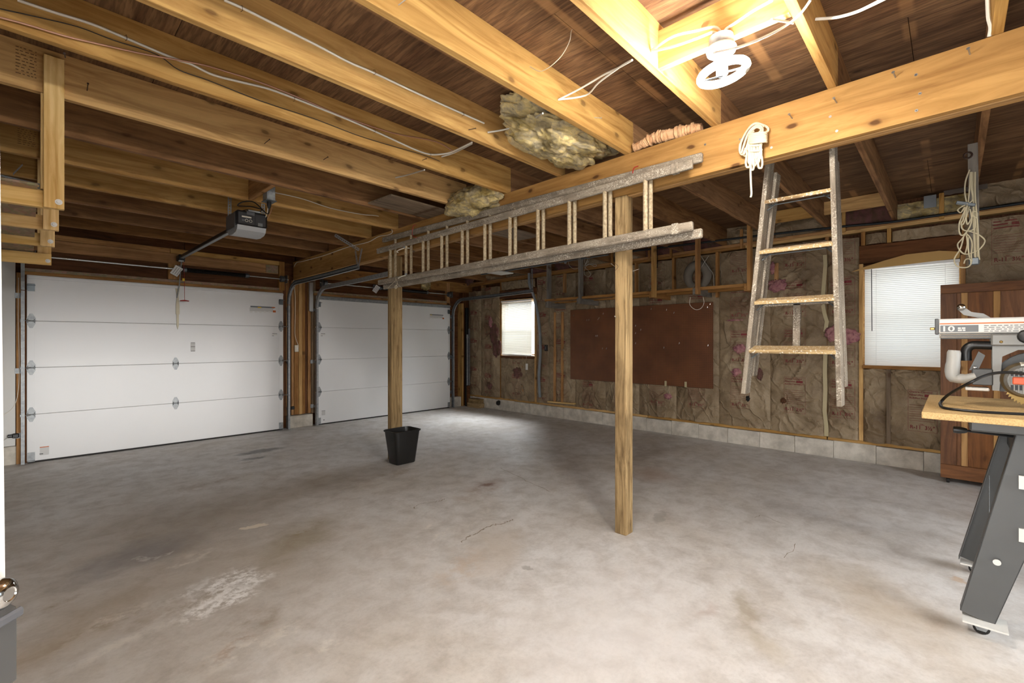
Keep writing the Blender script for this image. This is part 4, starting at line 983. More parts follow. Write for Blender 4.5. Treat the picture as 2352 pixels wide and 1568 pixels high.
for cx_, y0_, y1_, hw in ((1718, 350, 384, 5), (1723, 348, 376, 4), (1728, 352, 390, 3.5), (1733, 350, 380, 4), (1746, 350, 386, 5), (1740, 350, 374, 4), (1712, 345, 358, 4)):
    cable('loop', [rp(cx_ - hw * .4, y0_, .03), rp(cx_ - hw, (y0_ + y1_) / 2 + 4, .028), rp(cx_ - hw * .7, y1_ - 2, .022), rp(cx_, y1_, .02), rp(cx_ + hw * .7, y1_ - 2, .022), rp(cx_ + hw, (y0_ + y1_) / 2 + 4, .028), rp(cx_ + hw * .4, y0_, .03)], .0055, 'rope_white', rc, n=7)
cable('loose_end', [rp(1724, 380, .02), rp(1724, 400, .02), rp(1725, 425, .02), rp(1726, 445, .02), rp(1724, 453, .02)], .0055, 'rope_white', rc, n=7)

cb = thing('clothesline_bundle', tuple(P(2230, 520, 'x', 4.4)), 'tangled pale clothesline on a weathered winder hanging from the joist', 'rope')
g = lambda px, py, dx=0.0: P(px, py, 'x', 4.42 - dx)
board('winder', g(2234, 330), g(2239, 605), .02, .05, 'grey_wood', cb, up=(0, 1, 0))
for i, (dx, sx) in enumerate(((.0, 0), (.006, 4), (.012, 8), (.018, 2), (.022, 10))):
    cable('strand', [g(2230 + sx, 395, .02 + dx), g(2234 + sx * .6, 450, .025 + dx), g(2236 + sx, 520, .03 + dx), g(2238 + sx, 580, .03 + dx), g(2240 + sx, 596, .02 + dx)], .004, 'rope_cord', cb, n=6)
for pts in ([(2227, 390), (2218, 415), (2216, 440), (2219, 460), (2222, 470)], [(2229, 395), (2227, 430), (2225, 455), (2224, 468)], [(2232, 395), (2231, 430), (2234, 450), (2233, 460), (2226, 466)],
            [(2222, 468), (2208, 475), (2200, 482), (2207, 488), (2216, 475), (2212, 495), (2204, 510), (2203, 530), (2208, 540)], [(2224, 468), (2213, 490), (2205, 510), (2212, 515), (2222, 490), (2226, 475)],
            [(2222, 468), (2219, 495), (2222, 515), (2232, 500), (2235, 485), (2245, 490), (2242, 500), (2234, 492)], [(2218, 475), (2212, 505), (2204, 515), (2204, 535), (2212, 540), (2225, 525), (2232, 505), (2228, 480)],
            [(2208, 508), (2210, 525), (2222, 530), (2238, 525), (2240, 505), (2232, 490)], [(2222, 530), (2240, 535), (2257, 545), (2262, 555), (2252, 570), (2235, 580), (2215, 583), (2203, 572), (2200, 560), (2210, 548), (2222, 530)],
            [(2218, 535), (2228, 545), (2233, 560), (2231, 585), (2232, 600)], [(2220, 540), (2222, 560), (2218, 578), (2215, 584)], [(2213, 545), (2206, 570), (2194, 590), (2192, 600), (2200, 612), (2220, 614), (2230, 606), (2228, 595), (2218, 596), (2214, 605)],
            [(2224, 545), (2224, 570), (2227, 590), (2232, 602)]):
    cable('strand', [g(a, b, .05 + .01 * math.sin(i * 2.1)) for i, (a, b) in enumerate(pts)], .0042, 'rope_cord', cb, n=6, k=6)
MB().obox(Matrix.Translation(g(2218, 468, .045)) @ Matrix.Rotation(.4, 4, 'X'), .03, .10, .02, .003).build('cleat', 'galvanized_dark', cb)
MB().obox(Matrix.Translation(g(2237, 600, .03)), .04, .05, .05, .006).build('cleat', 'galvanized_dark', cb)
ring(g(2223, 357, .02), .02, .006, (1, 0, 0), 'nail_rust', 'eye_bolt', cb)

# ================================================================== LOOSE INSULATION
blob('insulation_clump', (2.58, 1.985, 2.835), (.46, .245, .155), 'yellow_fiberglass', sub=6, amp=.28, fr=2.4, seed=1, label='big sagging clump of dirty yellow fiberglass stuffed between two joists', cat='insulation')
blob('insulation_clump', (2.87, 3.22, 2.675), (.15, .30, .125), 'yellow_fiberglass', sub=5, amp=.30, fr=2.2, seed=2, label='yellow fiberglass wad drooping over the beam above the ladder', cat='insulation')
mb = MB(); pts = smooth([P(1456, 340, 'x', 2.95), P(1480, 328, 'x', 2.95), P(1505, 316, 'x', 2.95), P(1540, 308, 'x', 2.95), P(1580, 298, 'x', 2.95), P(1612, 291, 'x', 2.95)], 22)
mb.tube(pts, [.020 + .03 * abs(noise.fractal(Vector((k * .13, 2, 2)), 1, 2, 4)) + .012 * math.sin(math.pi * k / (len(pts) - 1)) for k in range(len(pts))], 26)
o = mb.build('insulation_strip', 'beige_insulation', smooth=True, label='ragged strip of beige insulation lying along the top of the beam', cat='insulation')
for v in o.data.vertices: v.co += v.co.normalized() * 0 + Vector([noise.fractal(v.co * 32 + Vector((k * 9, 0, 0)), .8, 2, 4) * .006 for k in range(3)])

# ================================================================== LAMP
def ring_lamp(LC, LB, label):
    lamp = thing('ring_lamp', tuple(LC), label, 'lamp')
    MB().lathe(LB + Vector((0, 0, .02)), (0, 0, -1), [(0, .045), (.002, .05), (.045, .052), (.047, .05)], 16).build('junction_box', 'galvanized', lamp, smooth=True)
    MB().lathe(LB + Vector((0, 0, -.028)), (0, 0, -1), [(0, .058), (.008, .062), (.022, .058), (.034, .035), (.055, .028), (.075, .027)], 24).build('lamp_holder', 'white_plastic', lamp, smooth=True)
    axis = Vector((.10, -.12, -1)).normalized(); u_ = axis.orthogonal().normalized(); v_ = axis.cross(u_)
    n = 40; a0 = 5.2; rr_ = .092; arc = []
    for k in range(n + 1):
        a = a0 + (2 * math.pi - .42) * k / n; arc.append(LC + (u_ * math.cos(a) + v_ * math.sin(a)) * rr_)
    MB().tube(arc, .0165, 12).build('ring_tube', 'lamp_tube', lamp, smooth=True)
    a = a0 - .21; ctr = [LC + (u_ * math.cos(a + t) + v_ * math.sin(a + t)) * rr_ for t in (-.22, -.1, 0, .1, .22)]
    MB().tube(ctr, .0185, 10).build('tube_connector', 'cream_plastic', lamp, smooth=True)
    MB().lathe(LB + Vector((-.003, -.003, -.10)), (-.05, -.06, -1), [(0, .02), (.01, .024), (.05, .024), (.06, .012)], 14).build('ballast_adapter', 'white_plastic', lamp, smooth=True)
    p = [LC + (u_ * math.cos(b) + v_ * math.sin(b)) * rr_ * .95 for b in (a + math.pi, a)]
    board('support_arm', p[0] + axis * .012, LC + axis * .012, .016, .003, 'grey_plastic', lamp, up=tuple(axis))
    board('support_arm', p[1] * .9 + LC * .1, LC, .014, .003, 'grey_plastic', lamp, up=tuple(axis))
ring_lamp(Vector((2.09, .722, 2.55)), Vector((2.105, .735, 2.70)), 'lit circular fluorescent lamp in a porcelain holder under the blocking')
ring_lamp(Vector((.34, .46, 2.55)), Vector((.35, .46, 2.70)), 'lit circular fluorescent lamp under the joist by the entry door')

# ================================================================== ELECTRIC CABLES
J = lambda k: JY[k + 6] - .019         # near face of joist k (k=0 is the one at y 0.46)
def cab(pts, r, mat, label, fl=1.0):
    q = [P(p[0], p[1], p[2], p[3]) for p in pts]; cable('electric_cable', q, r, mat, label=label, cat='cable')
yA = J(3) - .006; cab([(515, 0, 'y', yA), (560, 20, 'y', yA), (620, 50, 'y', yA), (730, 105, 'y', yA), (800, 142, 'y', yA), (860, 168, 'y', yA), (960, 215, 'y', yA), (1060, 260, 'y', yA), (1112, 283, 'y', yA)], .0058, 'cable_white', 'white electric cable stapled along the joist towards the big insulation clump')
yA = J(4) - .006
cab([(40, 0, 'y', yA), (130, 30, 'y', yA), (210, 55, 'y', yA), (290, 88, 'y', yA), (360, 118, 'y', yA), (410, 138, 'y', yA), (440, 148, 'y', yA), (490, 172, 'y', yA), (560, 190, 'y', yA), (620, 205, 'y', yA), (700, 235, 'y', yA), (800, 275, 'y', yA), (880, 310, 'y', yA), (950, 342, 'y', yA), (985, 354, 'y', yA), (1015, 354, 'y', yA - .02), (1040, 348, 'y', yA - .12), (1084, 327, 'y', yA - .45)], .0062, 'cable_white', 'white electric cable sagging along a joist and looping across to the next')
cab([(0, 40, 'y', yA - .012), (60, 56, 'y', yA - .012), (150, 83, 'y', yA - .012), (240, 104, 'y', yA - .012), (330, 124, 'y', yA - .012), (410, 138, 'y', yA - .014), (470, 150, 'y', yA - .012), (515, 163, 'y', yA), (600, 190, 'y', yA), (700, 230, 'y', yA + .0), (790, 268, 'y', yA), (900, 305, 'y', yA), (1000, 325, 'y', yA), (1040, 347, 'y', yA)], .0042, 'cable_copper', 'thin copper-coloured cable following the same joist as the sagging white one')
cab([(0, 20, 'y', yA - .004), (90, 40, 'y', yA - .004), (180, 62, 'y', yA - .004), (260, 92, 'y', yA - .004), (360, 125, 'y', yA - .004), (410, 160, 'y', yA - .004), (480, 185, 'y', yA - .004), (600, 232, 'y', yA - .004), (720, 272, 'y', yA - .004), (820, 310, 'y', yA - .004), (900, 335, 'y', yA - .004), (970, 355, 'y', yA - .004), (1010, 370, 'y', yA - .02)], .0022, 'wire_dark', 'thin dark twisted wire tacked along the joist below the white cable')
cab([(1014, 360, 'y', yA - .02), (1045, 350, 'y', yA - .12), (1084, 330, 'y', yA - .42)], .005, 'cable_grey', 'short grey cable crossing beside the white loop')
y2, y1 = J(2) - .004, J(1) + .04
for dz, lab in ((0, 'upper white cable crossing the bay between joists before the big clump'), (1, 'lower white cable crossing the bay between joists before the big clump')):
    mid = [(1330, 205, 'y', y2 - .13), (1390, 170, 'y', y2 - .32)] if not dz else [(1345, 219, 'y', y2 - .1), (1375, 190, 'y', y2 - .25)]
    cab([(1282, 229, 'y', y2)] + mid + [(1422, 155, 'y', y2 - .44), (1452, 138, 'y', y1)], .0048, 'cable_white', lab)
cab([(1120, 304, 'y', J(3) - .01), (1165, 296, 'y', J(3) - .12), (1205, 280, 'y', J(3) - .25), (1225, 272, 'y', J(3) - .32), (1247, 260, 'y', J(2) + .045)], .0055, 'cable_grey', 'pale cable running across the face of the big insulation clump')
cab([(908, 408, 'y', J(5) - .004), (935, 402, 'y', J(5) - .1), (975, 390, 'y', J(4) + .05)], .005, 'cable_grey', 'short cable end poking between joists above the far ladder end')
yl = J(1) - .004
cab([(1497, 116, 'y', yl), (1545, 84, 'y', yl - .12), (1600, 70, 'y', yl - .22), (1640, 62, 'y', yl - .28), (1655, 72, 'y', .75), (1658, 82, 'y', .745)], .006, 'cable_white', 'upper white cable from the joist into the lamp box')
cab([(1497, 118, 'y', yl), (1548, 106, 'y', yl - .13), (1600, 88, 'y', yl - .24), (1638, 74, 'y', yl - .28), (1650, 84, 'y', .76)], .006, 'cable_white', 'lower white cable from the joist into the lamp box')
cab([(1660, 80, 'y', .73), (1668, 66, 'y', .72), (1690, 52, 'y', .68), (1730, 25, 'y', .6), (1775, 0, 'y', .52)], .006, 'cable_white', 'white cable leaving the lamp box along the blocking')
cab([(1640, 121, 'y', .69), (1690, 110, 'y', .64), (1745, 90, 'y', .57), (1800, 62, 'y', .50), (1838, 32, 'y', .44), (1862, 0, 'y', .40)], .0055, 'cable_grey', 'loose grey cable drooping past the lamp holder')
cab([(1772, 45, 'y', .53), (1795, 48, 'y', .51), (1822, 53, 'y', .485)], .005, 'cable_white', 'short pale cable stub entering the joist near the lamp')
cab([(1873, 44, 'y', J(0) - .004), (1920, 40, 'y', .36), (1965, 28, 'y', .27), (2005, 10, 'y', .19), (2040, -8, 'y', .12)], .006, 'cable_white', 'white cable crossing the dark plywood bay above the beam')
cab([(2268, -5, 'x', 2.88), (2270, 40, 'x', 2.90), (2275, 62, 'x', 2.91), (2272, 84, 'x', 2.922)], .007, 'cable_white', 'white cable coming down beside the last joist onto the beam')
s_ = [P(1326, 46, 'y', 1.38), P(1317, 65, 'y', 1.38), P(1312, 72, 'y', 1.38), P(1308, 95, 'y', 1.38), P(1292, 125, 'y', 1.42), P(1270, 148, 'y', 1.46), P(1250, 161, 'y', 1.52), P(1236, 163, 'y', 1.58), P(1217, 153, 'y', J(2) - .003)]
cable('string', s_, .0022, 'rope_white', n=5, label='knotted thin string hanging from the plywood between two joists', cat='string')
for (k, px, py, d, L, m_) in ((5, 200, 208, (0, -1, .3), .06, 'nail_rust'), (5, 607, 330, (.3, -1, .35), .06, 'nail_rust'), (5, 743, 367, (.3, -1, .3), .05, 'nail_rust'), (4, 150, 132, (-.1, -1, -.1), .05, 'nail_rust'), (2, 915, 12, (.4, -1, .4), .05, 'nail_steel'), (3, 1076, 298, (.6, -1, .1), .05, 'nail_rust'), (2, 1365, 270, (.9, -.5, .1), .05, 'nail_steel'), (4, 970, 368, (.2, -1, .1), .04, 'nail_rust')):
    nail(joists[k], P(px, py, 'y', J(k)), d, L, m_)
for px, py in ((555, 20), (860, 166), (1063, 262)): 
    q = P(px, py, 'y', J(3) - .006); MB().tube([q + Vector((-.004, .006, .012)), q + Vector((0, -.008, .01)), q + Vector((.002, -.008, -.01)), q + Vector((-.002, .006, -.012))], .0012, 4).build('staple', 'nail_rust', joists[3])
for px, py in ((290, 87), (675, 228), (860, 300), (988, 355)):
    q = P(px, py, 'y', J(4) - .006); MB().tube([q + Vector((-.004, .006, .012)), q + Vector((0, -.009, .01)), q + Vector((.002, -.009, -.01)), q + Vector((-.002, .006, -.012))], .0012, 4).build('staple', 'nail_rust', joists[4])

def stamp(k, px, py, w_, h_):   # faded grade stamp, too worn to read
    p = P(px, py, 'y', J(k)); mb = MB()
    for r_ in range(9):
        u = -w_ / 2
        while u < w_ / 2:
            L = random.uniform(.006, .02); mb.box((p.x + u, J(k) - .0012, p.z - h_ / 2 + h_ * r_ / 9), (p.x + min(u + L, w_ / 2), J(k) + .001, p.z - h_ / 2 + h_ * (r_ + .22) / 9)); u += L + random.uniform(.004, .012)
    mb.build('grade_stamp', 'stamp_ink', joists[k], kind='stuff')
stamp(5, 60, 140, .075, .15); stamp(7, 62, 312, .09, .13)
# grey plank lying on the beam between two joists, white shop light beyond it
board('loose_plank', (2.24, 3.82, zb(3.8) + .281 + .01), (4.4, 3.90, zb(3.8) + .281 + .01), .38, .016, 'plank_grey', label='wide grey plank lying across the beam between two joists', cat='plank')
sh = thing('shop_light', tuple(P(1140, 628, 'z', 2.62)), 'flat white fixture under the joists near the far corner', 'light fixture')
q = P(1137, 626, 'z', 2.63); MB().box(q + Vector((-.32, -.16, 0)), q + Vector((.32, .16, .02)), .004).build('reflector', 'white_plastic', sh)
MB().box(q + Vector((-.30, -.03, .02)), q + Vector((.30, .03, .055)), .004).build('ballast_box', 'grey_plastic', sh)

# ================================================================== HANGING STORAGE RACK (upper left)
rk = thing('hanging_rack', (-.2, 4.3, 2.0), 'overhead storage rack of bright lumber with chipboard deck hung from the joists', 'storage rack')
hs = [(5, 3.420, 2.083, 2.110, .100, .132), (6, 4.024, 2.070, 2.098, .094, .138), (7, 4.627, 2.055, 2.080, .092, .138), (8, 5.231, 1.985, 2.010, .085, .145)]
for i, (k, yy, zbm, zbl, xa, xb2) in enumerate(hs):
    yf = J(k) - .019; x0h, x1h = .062, .140
    if i == 1: x0h, x1h = .070, .140
    if i == 2: x0h, x1h = .066, .140
    if i == 3: x0h, x1h = .060, .138
    last = i == 3
    yh = yf - (.0 if not last else .0)
    hg_ = bboard('hanger', (x0h, yh - .019, zbm if not last else zbm + .02), (x1h, yh + .019, zc(yf) + .19), 'bright_lumber', rk, 'z')
    zt_ = zbm + .092
    bboard('cross_bar', (XL, yh + (.020 if not last else -.058), zbm + .004), (x0h + .03 if not last else x1h, yh + (.058 if not last else -.020), zt_), 'bright_lumber', rk, 'x')
    yc = yh - .02 if not last else yh - .06
    MB().lathe((.118, yc, zbm + .035), (0, -1, 0), [(0, .015), (.003, .015), (.004, .009), (.009, .007)], 14).build('carriage_bolt', 'white_plastic', hg_)
    if i == 0: bboard('hanger', (.052, yh + .021, zbm + .10), (.075, yh + .059, zc(yf) - .002), 'bright_lumber', rk, 'z')
zd = [h[2] + .093 for h in hs]
board('deck', (-.29, 3.385, zd[0] + .008), (-.29, 5.30, zd[3] + .008), .66, .012, 'osb', rk)

# ================================================================== LUMBER RACK ON THE WINDOW WALL
lr = thing('lumber_rack', (6.2, 3.2, 2.0), 'brown wooden lumber rack hung from the joists above the pegboard', 'storage rack')
def vert(px, pyb, x, ztop=None, m_='stud_wood', wd=.04, th=.085):
    p = P(px, pyb, 'x', x); bboard('hanger', (x - th / 2, p.y - wd / 2, p.z), (x + th / 2, p.y + wd / 2, ztop or zc(p.y) + .12), m_, lr, 'z'); return p
h1 = vert(1603, 676, 6.05); h2 = vert(1502, 683, 6.02, m_='joist_wood'); h3 = vert(1334, 697, 6.05, m_='grey_wood'); h4 = vert(1261, 706, 6.1, m_='grey_wood'); h5 = vert(1722, 668, 5.98)
for (px, pyb, top) in ((1648, 683, 2.6), (1548, 672, 2.6), (1462, 678, 2.6), (1297, 672, 2.58)):
    vert(px, pyb, 6.53, top, 'stud_wood', .035, .06)
for h, m_ in ((h1, 'grey_wood'), (h3, 'grey_wood'), (h4, 'grey_wood'), (h2, 'stud_wood'), (h5, 'stud_wood')):
    bboard('cross_bar', (h.x - .03, h.y + .021, h.z + .0), (6.60, h.y + .058, h.z + .085), m_, lr, 'x')
bboard('shelf_rail', (6.06, 1.80, 2.055), (6.145, 3.5, 2.092), 'stud_wood', lr, 'y'); bboard('shelf_rail', (6.05, 3.4, 2.06), (6.135, 5.0, 2.095), 'stud_wood', lr, 'y')
bboard('shelf_rail', (6.45, 1.80, 2.055), (6.53, 5.1, 2.092), 'stud_wood', lr, 'y')
bboard('shelf_board', (6.19, 3.9, 2.075), (6.42, 5.2, 2.09), 'plank_grey', lr, 'y')
# grey padded ring stored on the rack, wire loop below it
rg = thing('padded_ring', (6.35, 2.56, 2.10), 'grey padded horseshoe ring standing on the lumber rack', 'ring')
pts = [];
for k in range(25):
    a = -.45 * math.pi + 1.9 * math.pi * k / 24 + .0; pts.append(Vector((6.42, 2.56 + .135 * math.cos(a + math.pi / 2 - .5 * math.pi) , 2.29 + .155 * math.sin(a))))
MB().tube(pts, [.045 + .02 * math.sin(math.pi * k / 24) for k in range(25)], 12).build('padding', 'horse_collar_grey', rg, smooth=True)
cable('hanging_wire', [P(1628, 587, 'x', 6.3), P(1612, 612, 'x', 6.36), P(1604, 628, 'x', 6.38)], .003, 'cable_grey', rg); cable('hanging_wire', [P(1608, 585, 'x', 6.3), P(1628, 615, 'x', 6.36), P(1638, 630, 'x', 6.36), P(1640, 660, 'x', 6.38)], .003, 'cable_grey', rg)
cable('wire_loop', [P(1586, 682, 'x', 6.12), P(1584, 698, 'x', 6.12), P(1592, 708, 'x', 6.12), P(1601, 711, 'x', 6.12), P(1611, 707, 'x', 6.12), P(1617, 695, 'x', 6.12), P(1615, 682, 'x', 6.12)], .003, 'cable_white', label='white wire loop hanging under the lumber rack over the pegboard', cat='wire')
cable('wire_bundle', [P(a, b, 'x', 6.1) for a, b in ((1304, 596), (1308, 610), (1318, 617), (1328, 615), (1334, 605), (1342, 590), (1344, 605), (1352, 600), (1352, 590), (1345, 610), (1356, 606), (1370, 608), (1366, 612), (1352, 606), (1344, 615), (1342, 628), (1350, 635), (1357, 630), (1350, 620), (1342, 612), (1350, 598))], .0028, 'cable_grey', label='tangled thin grey wire hanging by the grey rack hanger', cat='wire')
pl = thing('pulley', tuple(P(1299, 602, 'x', 6.1)), 'small grey pulley hanging below the joists beside the wire tangle', 'pulley')
MB().lathe(P(1299, 602, 'x', 6.1), (1, 0, 0), [(-.012, .02), (-.004, .026), (.004, .026), (.012, .02)], 12).build('wheel', 'galvanized', pl); MB().box(P(1299, 602, 'x', 6.1) + Vector((-.016, -.008, 0)), P(1299, 602, 'x', 6.1) + Vector((-.013, .008, .07))).build('strap', 'galvanized_dark', pl)
# black gas pipe under the joist ends
cable('gas_pipe', [(6.02, 3.6, 2.69), (6.10, 3.2, 2.695), (6.2, 2.5, 2.70), (6.33, 1.7, 2.705), (6.46, .9, 2.70), (6.53, .5, 2.69), (6.56, -.1, 2.70), (6.57, -1.2, 2.71)], .014, 'pipe_black', n=10, label='black pipe running along under the joist ends at the window wall', cat='pipe')
cable('gas_pipe', [(5.97, 6.5, 2.655), (6.0, 5.6, 2.665), (6.02, 4.6, 2.68), (6.05, 3.75, 2.69)], .012, 'galvanized_dark', n=10, label='grey conduit under the joists beyond the lumber rack', cat='pipe')
cable('duct_strip', [(6.28, 5.55, 2.62), (6.30, 5.55, 2.4), (6.45, 5.56, 2.15), (6.55, 5.54, 1.7), (6.56, 5.52, 1.2), (6.555, 5.55, .75), (6.57, 5.54, .35)], .026, 'duct_grey', n=8, label='grey crumpled flexible pipe running down the wall beside the far window', cat='pipe')

# ================================================================== PEGBOARD
pg = thing('pegboard', (6.57, 3.62, .73), 'large dark brown pegboard panel on the insulated wall', 'pegboard')
MB().box((6.560, 2.398, .728), (6.566, 4.836, 1.932), .001).build('panel', 'pegboard_hardboard', pg)
for px, py in ((1319, 724), (1349, 735), (1354, 734), (1375, 733), (1377, 730), (1387, 720), (1370, 771), (1373, 771), (1385, 800), (1394, 800), (1461, 748), (1473, 757), (1461, 765), (1461, 788), (1526, 798), (1561, 788), (1497, 709), (1532, 711), (1549, 718), (1626, 705), (1632, 698), (1627, 793)):
    p = P(px, py, 'x', 6.558); MB().tube([p + Vector((.004, 0, .012)), p + Vector((-.012, 0, .012)), p + Vector((-.012, 0, -.01)), p + Vector((-.022, 0, -.012)), p + Vector((-.024, 0, 0))], .0035, 5).build('peg_hook', 'steel_bright', pg)
for px, py in ((1529, 880), (1575, 882)):
    p = P(px, py, 'x', 6.555); bboard('clip_strip', p + Vector((-.006, -.016, -.045)), p + Vector((0, .016, .035)), 'tape_pale', pg, 'z')

# ================================================================== WINDOWS AND BLINDS
def window(name, Y, Z, x=XR + .03):
    o = tag(reg(bpy.data.objects.new(name, None), Matrix.Translation((x, sum(Y) / 2, Z[0])), None), kind='structure')
    for a, b in (((Y[0], Z[0]), (Y[1], Z[0] + .05)), ((Y[0], Z[1] - .05), (Y[1], Z[1])), ((Y[0], Z[0]), (Y[0] + .05, Z[1])), ((Y[1] - .05, Z[0]), (Y[1], Z[1])), ((Y[0], sum(Z) / 2 - .02), (Y[1], sum(Z) / 2 + .02))):
        MB().box((x, a[0], a[1]), (x + .05, b[0], b[1]), .003).build('window_frame', 'entry_door_paint', o)
    MB().box((x + .02, Y[0] + .04, Z[0] + .04), (x + .024, Y[1] - .04, Z[1] - .04)).build('pane', 'window_glass', o)
    for yy in Y:
        MB().box((6.63, yy - .012, Z[0]), (XR + .03, yy + .012, Z[1]), .002).build('jamb', 'joist_wood', o)
    MB().box((6.63, Y[0], Z[1] - .012), (XR + .03, Y[1], Z[1] + .012), .002).build('jamb', 'joist_wood', o)
    return o
window('window_1', W1Y, W1Z); window('window_2', W2Y, W2Z)
def blind(Y, Z, x, n, label, tilt_, sag=0.0, smat='blind_slat'):
    o = thing('window_blind', (x, sum(Y) / 2, Z[0]), label, 'blind')
    MB().box((x - .018, Y[0], Z[1] - .03), (x + .018, Y[1], Z[1]), .002).build('head_rail', 'white_plastic', o)
    # one shared slat mesh: shallow curved strip
    vs = []; fs = []; wd = .0265
    for yy in (Y[0] + .006, Y[1] - .006):
        for j in range(5): u = j / 4 - .5; vs.append((u * wd, yy - sum(Y) / 2, .0022 * (1 - 4 * u * u)))
    for j in range(4): fs.append((j, j + 1, j + 6, j + 5))
    me = bpy.data.meshes.new('slat'); me.from_pydata(vs, [], fs); me.materials.append(M(smat)); me.polygons.foreach_set('use_smooth', [True] * 4)
    for k in range(n):
        z = Z[1] - .045 - (Z[1] - Z[0] - .065) * k / (n - 1)
        reg(bpy.data.objects.new('slat', me), Matrix.Translation((x, sum(Y) / 2, z)) @ Matrix.Rotation(sag * k / n, 4, 'X') @ Matrix.Rotation(tilt_, 4, 'Y'), o)
    m_ = Matrix.Translation((x, sum(Y) / 2, Z[0])) @ Matrix.Rotation(sag, 4, 'X'); MB().obox(m_, .026, Y[1] - Y[0] - .01, .022, .003).build('bottom_rail', 'white_plastic', o)
    for t in (.14, .86):
        yy = Y[1] + (Y[0] - Y[1]) * t; MB().cyl((x - .014, yy, Z[0]), (x - .014, yy, Z[1] - .03), .0012, 5).build('ladder_cord', 'white_plastic', o)
    return o
b2 = blind((-.058, .728), (1.10, 2.228), 6.595, 52, 'wide white mini blind on the window beside the wooden cabinet', math.radians(-62))
MB().cyl((6.574, .655, 1.50), (6.580, .660, 2.20), .004, 6).build('tilt_wand', 'grey_plastic', b2)
b1 = blind((5.765, 6.574), (1.12, 2.192), 6.602, 50, 'narrow-looking white mini blind on the far window by the garage door', math.radians(-52), .02, 'blind_slat_dimmed')
cable('pull_cord', [(6.60, 5.90, 1.12), (6.598, 5.905, .95), (6.60, 5.90, .62)], .0025, 'cable_white', b1, n=5)
MB().box((6.61, 5.72, 1.085), (6.66, 6.58, 1.12), .01).build('foam_strip', 'cream_plastic', b1)
# cardboard valance leaning over the near blind
mb = MB(); pts = [(.845, 2.185), (.72, 2.20), (.0, 2.232), (-.055, 2.235), (-.06, 2.30), (.1, 2.33), (.365, 2.325), (.55, 2.28), (.74, 2.225)]
mb.prism([(6.575, a, b) for a, b in pts], (.006, 0, 0)); mb.build('cardboard_sheet', 'cardboard', label='curved tan cardboard sheet tucked above the wide blind', cat='cardboard')

# ---- things on and against the window wall
tp = [(1.105, 2.42), (1.10, 2.3), (1.12, 2.0), (1.13, 1.86), (1.11, 1.72), (1.085, 1.62), (1.10, 1.5)]
def ribbon(name, pts, wd, x, mat, parent, step=.04):
    mb = MB(); vs = []; fs = []
    for i, (y, z) in enumerate(pts): vs += [(x, y + wd / 2, z), (x, y - wd / 2, z), (x + .001, y + wd / 2, z), (x + .001, y - wd / 2, z)]
    for i in range(len(pts) - 1): a = 4 * i; fs += [(a, a + 1, a + 5, a + 4), (a + 2, a + 6, a + 7, a + 3), (a, a + 4, a + 6, a + 2), (a + 1, a + 3, a + 7, a + 5)]
    return mb.add(vs, fs).build(name, mat, parent)
ribbon('seam_tape', tp, .04, 6.598, 'tape_pale', wall_right); ribbon('seam_tape', [(1.10, 1.26), (1.105, 1.0), (1.10, .8), (1.108, .55), (1.09, .36), (1.09, .25)], .042, 6.598, 'tape_pale', wall_right)
def tuft(px, py, ry, rz, sd, m_='pink_insulation', x=6.595): blob('insulation_tuft', P(px, py, 'x', x), (.028, ry, rz), m_, wall_right, sub=4, amp=.45, fr=2.2, seed=sd)
tuft(1785, 655, .085, .07, 3); tuft(1775, 615, .03, .07, 4); tuft(1915, 765, .07, .085, 5); tuft(1952, 772, .08, .075, 6); tuft(1700, 800, .07, .055, 7); tuft(1692, 855, .05, .05, 8); tuft(1690, 735, .10, .012, 9)
tuft(1745, 860, .03, .07, 10, 'pink_dusty'); tuft(1534, 910, .05, .035, 11); tuft(1135, 765, .10, .16, 12, 'pink_dusty'); tuft(1140, 800, .10, .15, 13, 'pink_dusty'); tuft(1128, 740, .05, .10, 17, 'pink_insulation'); tuft(1125, 885, .06, .07, 14, 'pink_dusty'); tuft(1190, 855, .10, .09, 15, 'pink_dusty'); tuft(1070, 640, .25, .12, 16, 'pink_dusty')
tuft(1718, 915, .02, .03, 18, 'rubber_black', 6.60); tuft(1800, 920, .03, .035, 19, 'dark_wood', 6.60); tuft(1145, 925, .05, .04, 20, 'rubber_black', 6.60); tuft(2090, 860, .12, .06, 21, 'kraft_paper', 6.60)
st_ = thing('leaning_strips', (6.58, 5.1, .27), 'two thin furring strips standing against the insulated wall on a small ledge', 'wood strips')
for px, pb, pt, m_ in ((1274, 922, 717, 'stud_wood'), (1291, 923, 716, 'stud_wood')):
    a, b = P(px, pb, 'x', 6.575), P(px + 1, pt, 'x', 6.585); board('strip', a, b, .018, .05, m_, st_, up=(0, 1, 0))
a, b = P(1260, 922, 'x', 6.56), P(1320, 927, 'x', 6.56); board('ledge', a, b, .07, .02, 'bright_lumber', st_)
ob = thing('electrical_box', tuple(P(1254, 799, 'x', 6.585)), 'small dark outlet box on the wall right of the far window', 'outlet box'); p = P(1254, 799, 'x', 6.58); MB().box(p + Vector((-.012, -.03, -.055)), p + Vector((.02, .03, .055)), .004).build('box', 'black_plastic', ob); MB().box(p + Vector((-.015, -.012, -.03)), p + Vector((-.011, .012, .03)), .002).build('receptacle', 'grey_plastic', ob)
p = P(1210, 842, 'x', 6.58); MB().box(p + Vector((-.004, -.03, -.06)), p + Vector((.001, .03, .06)), .002).build('paper_note', 'paper_white', label='small white card stuck below the far window blind', cat='card')
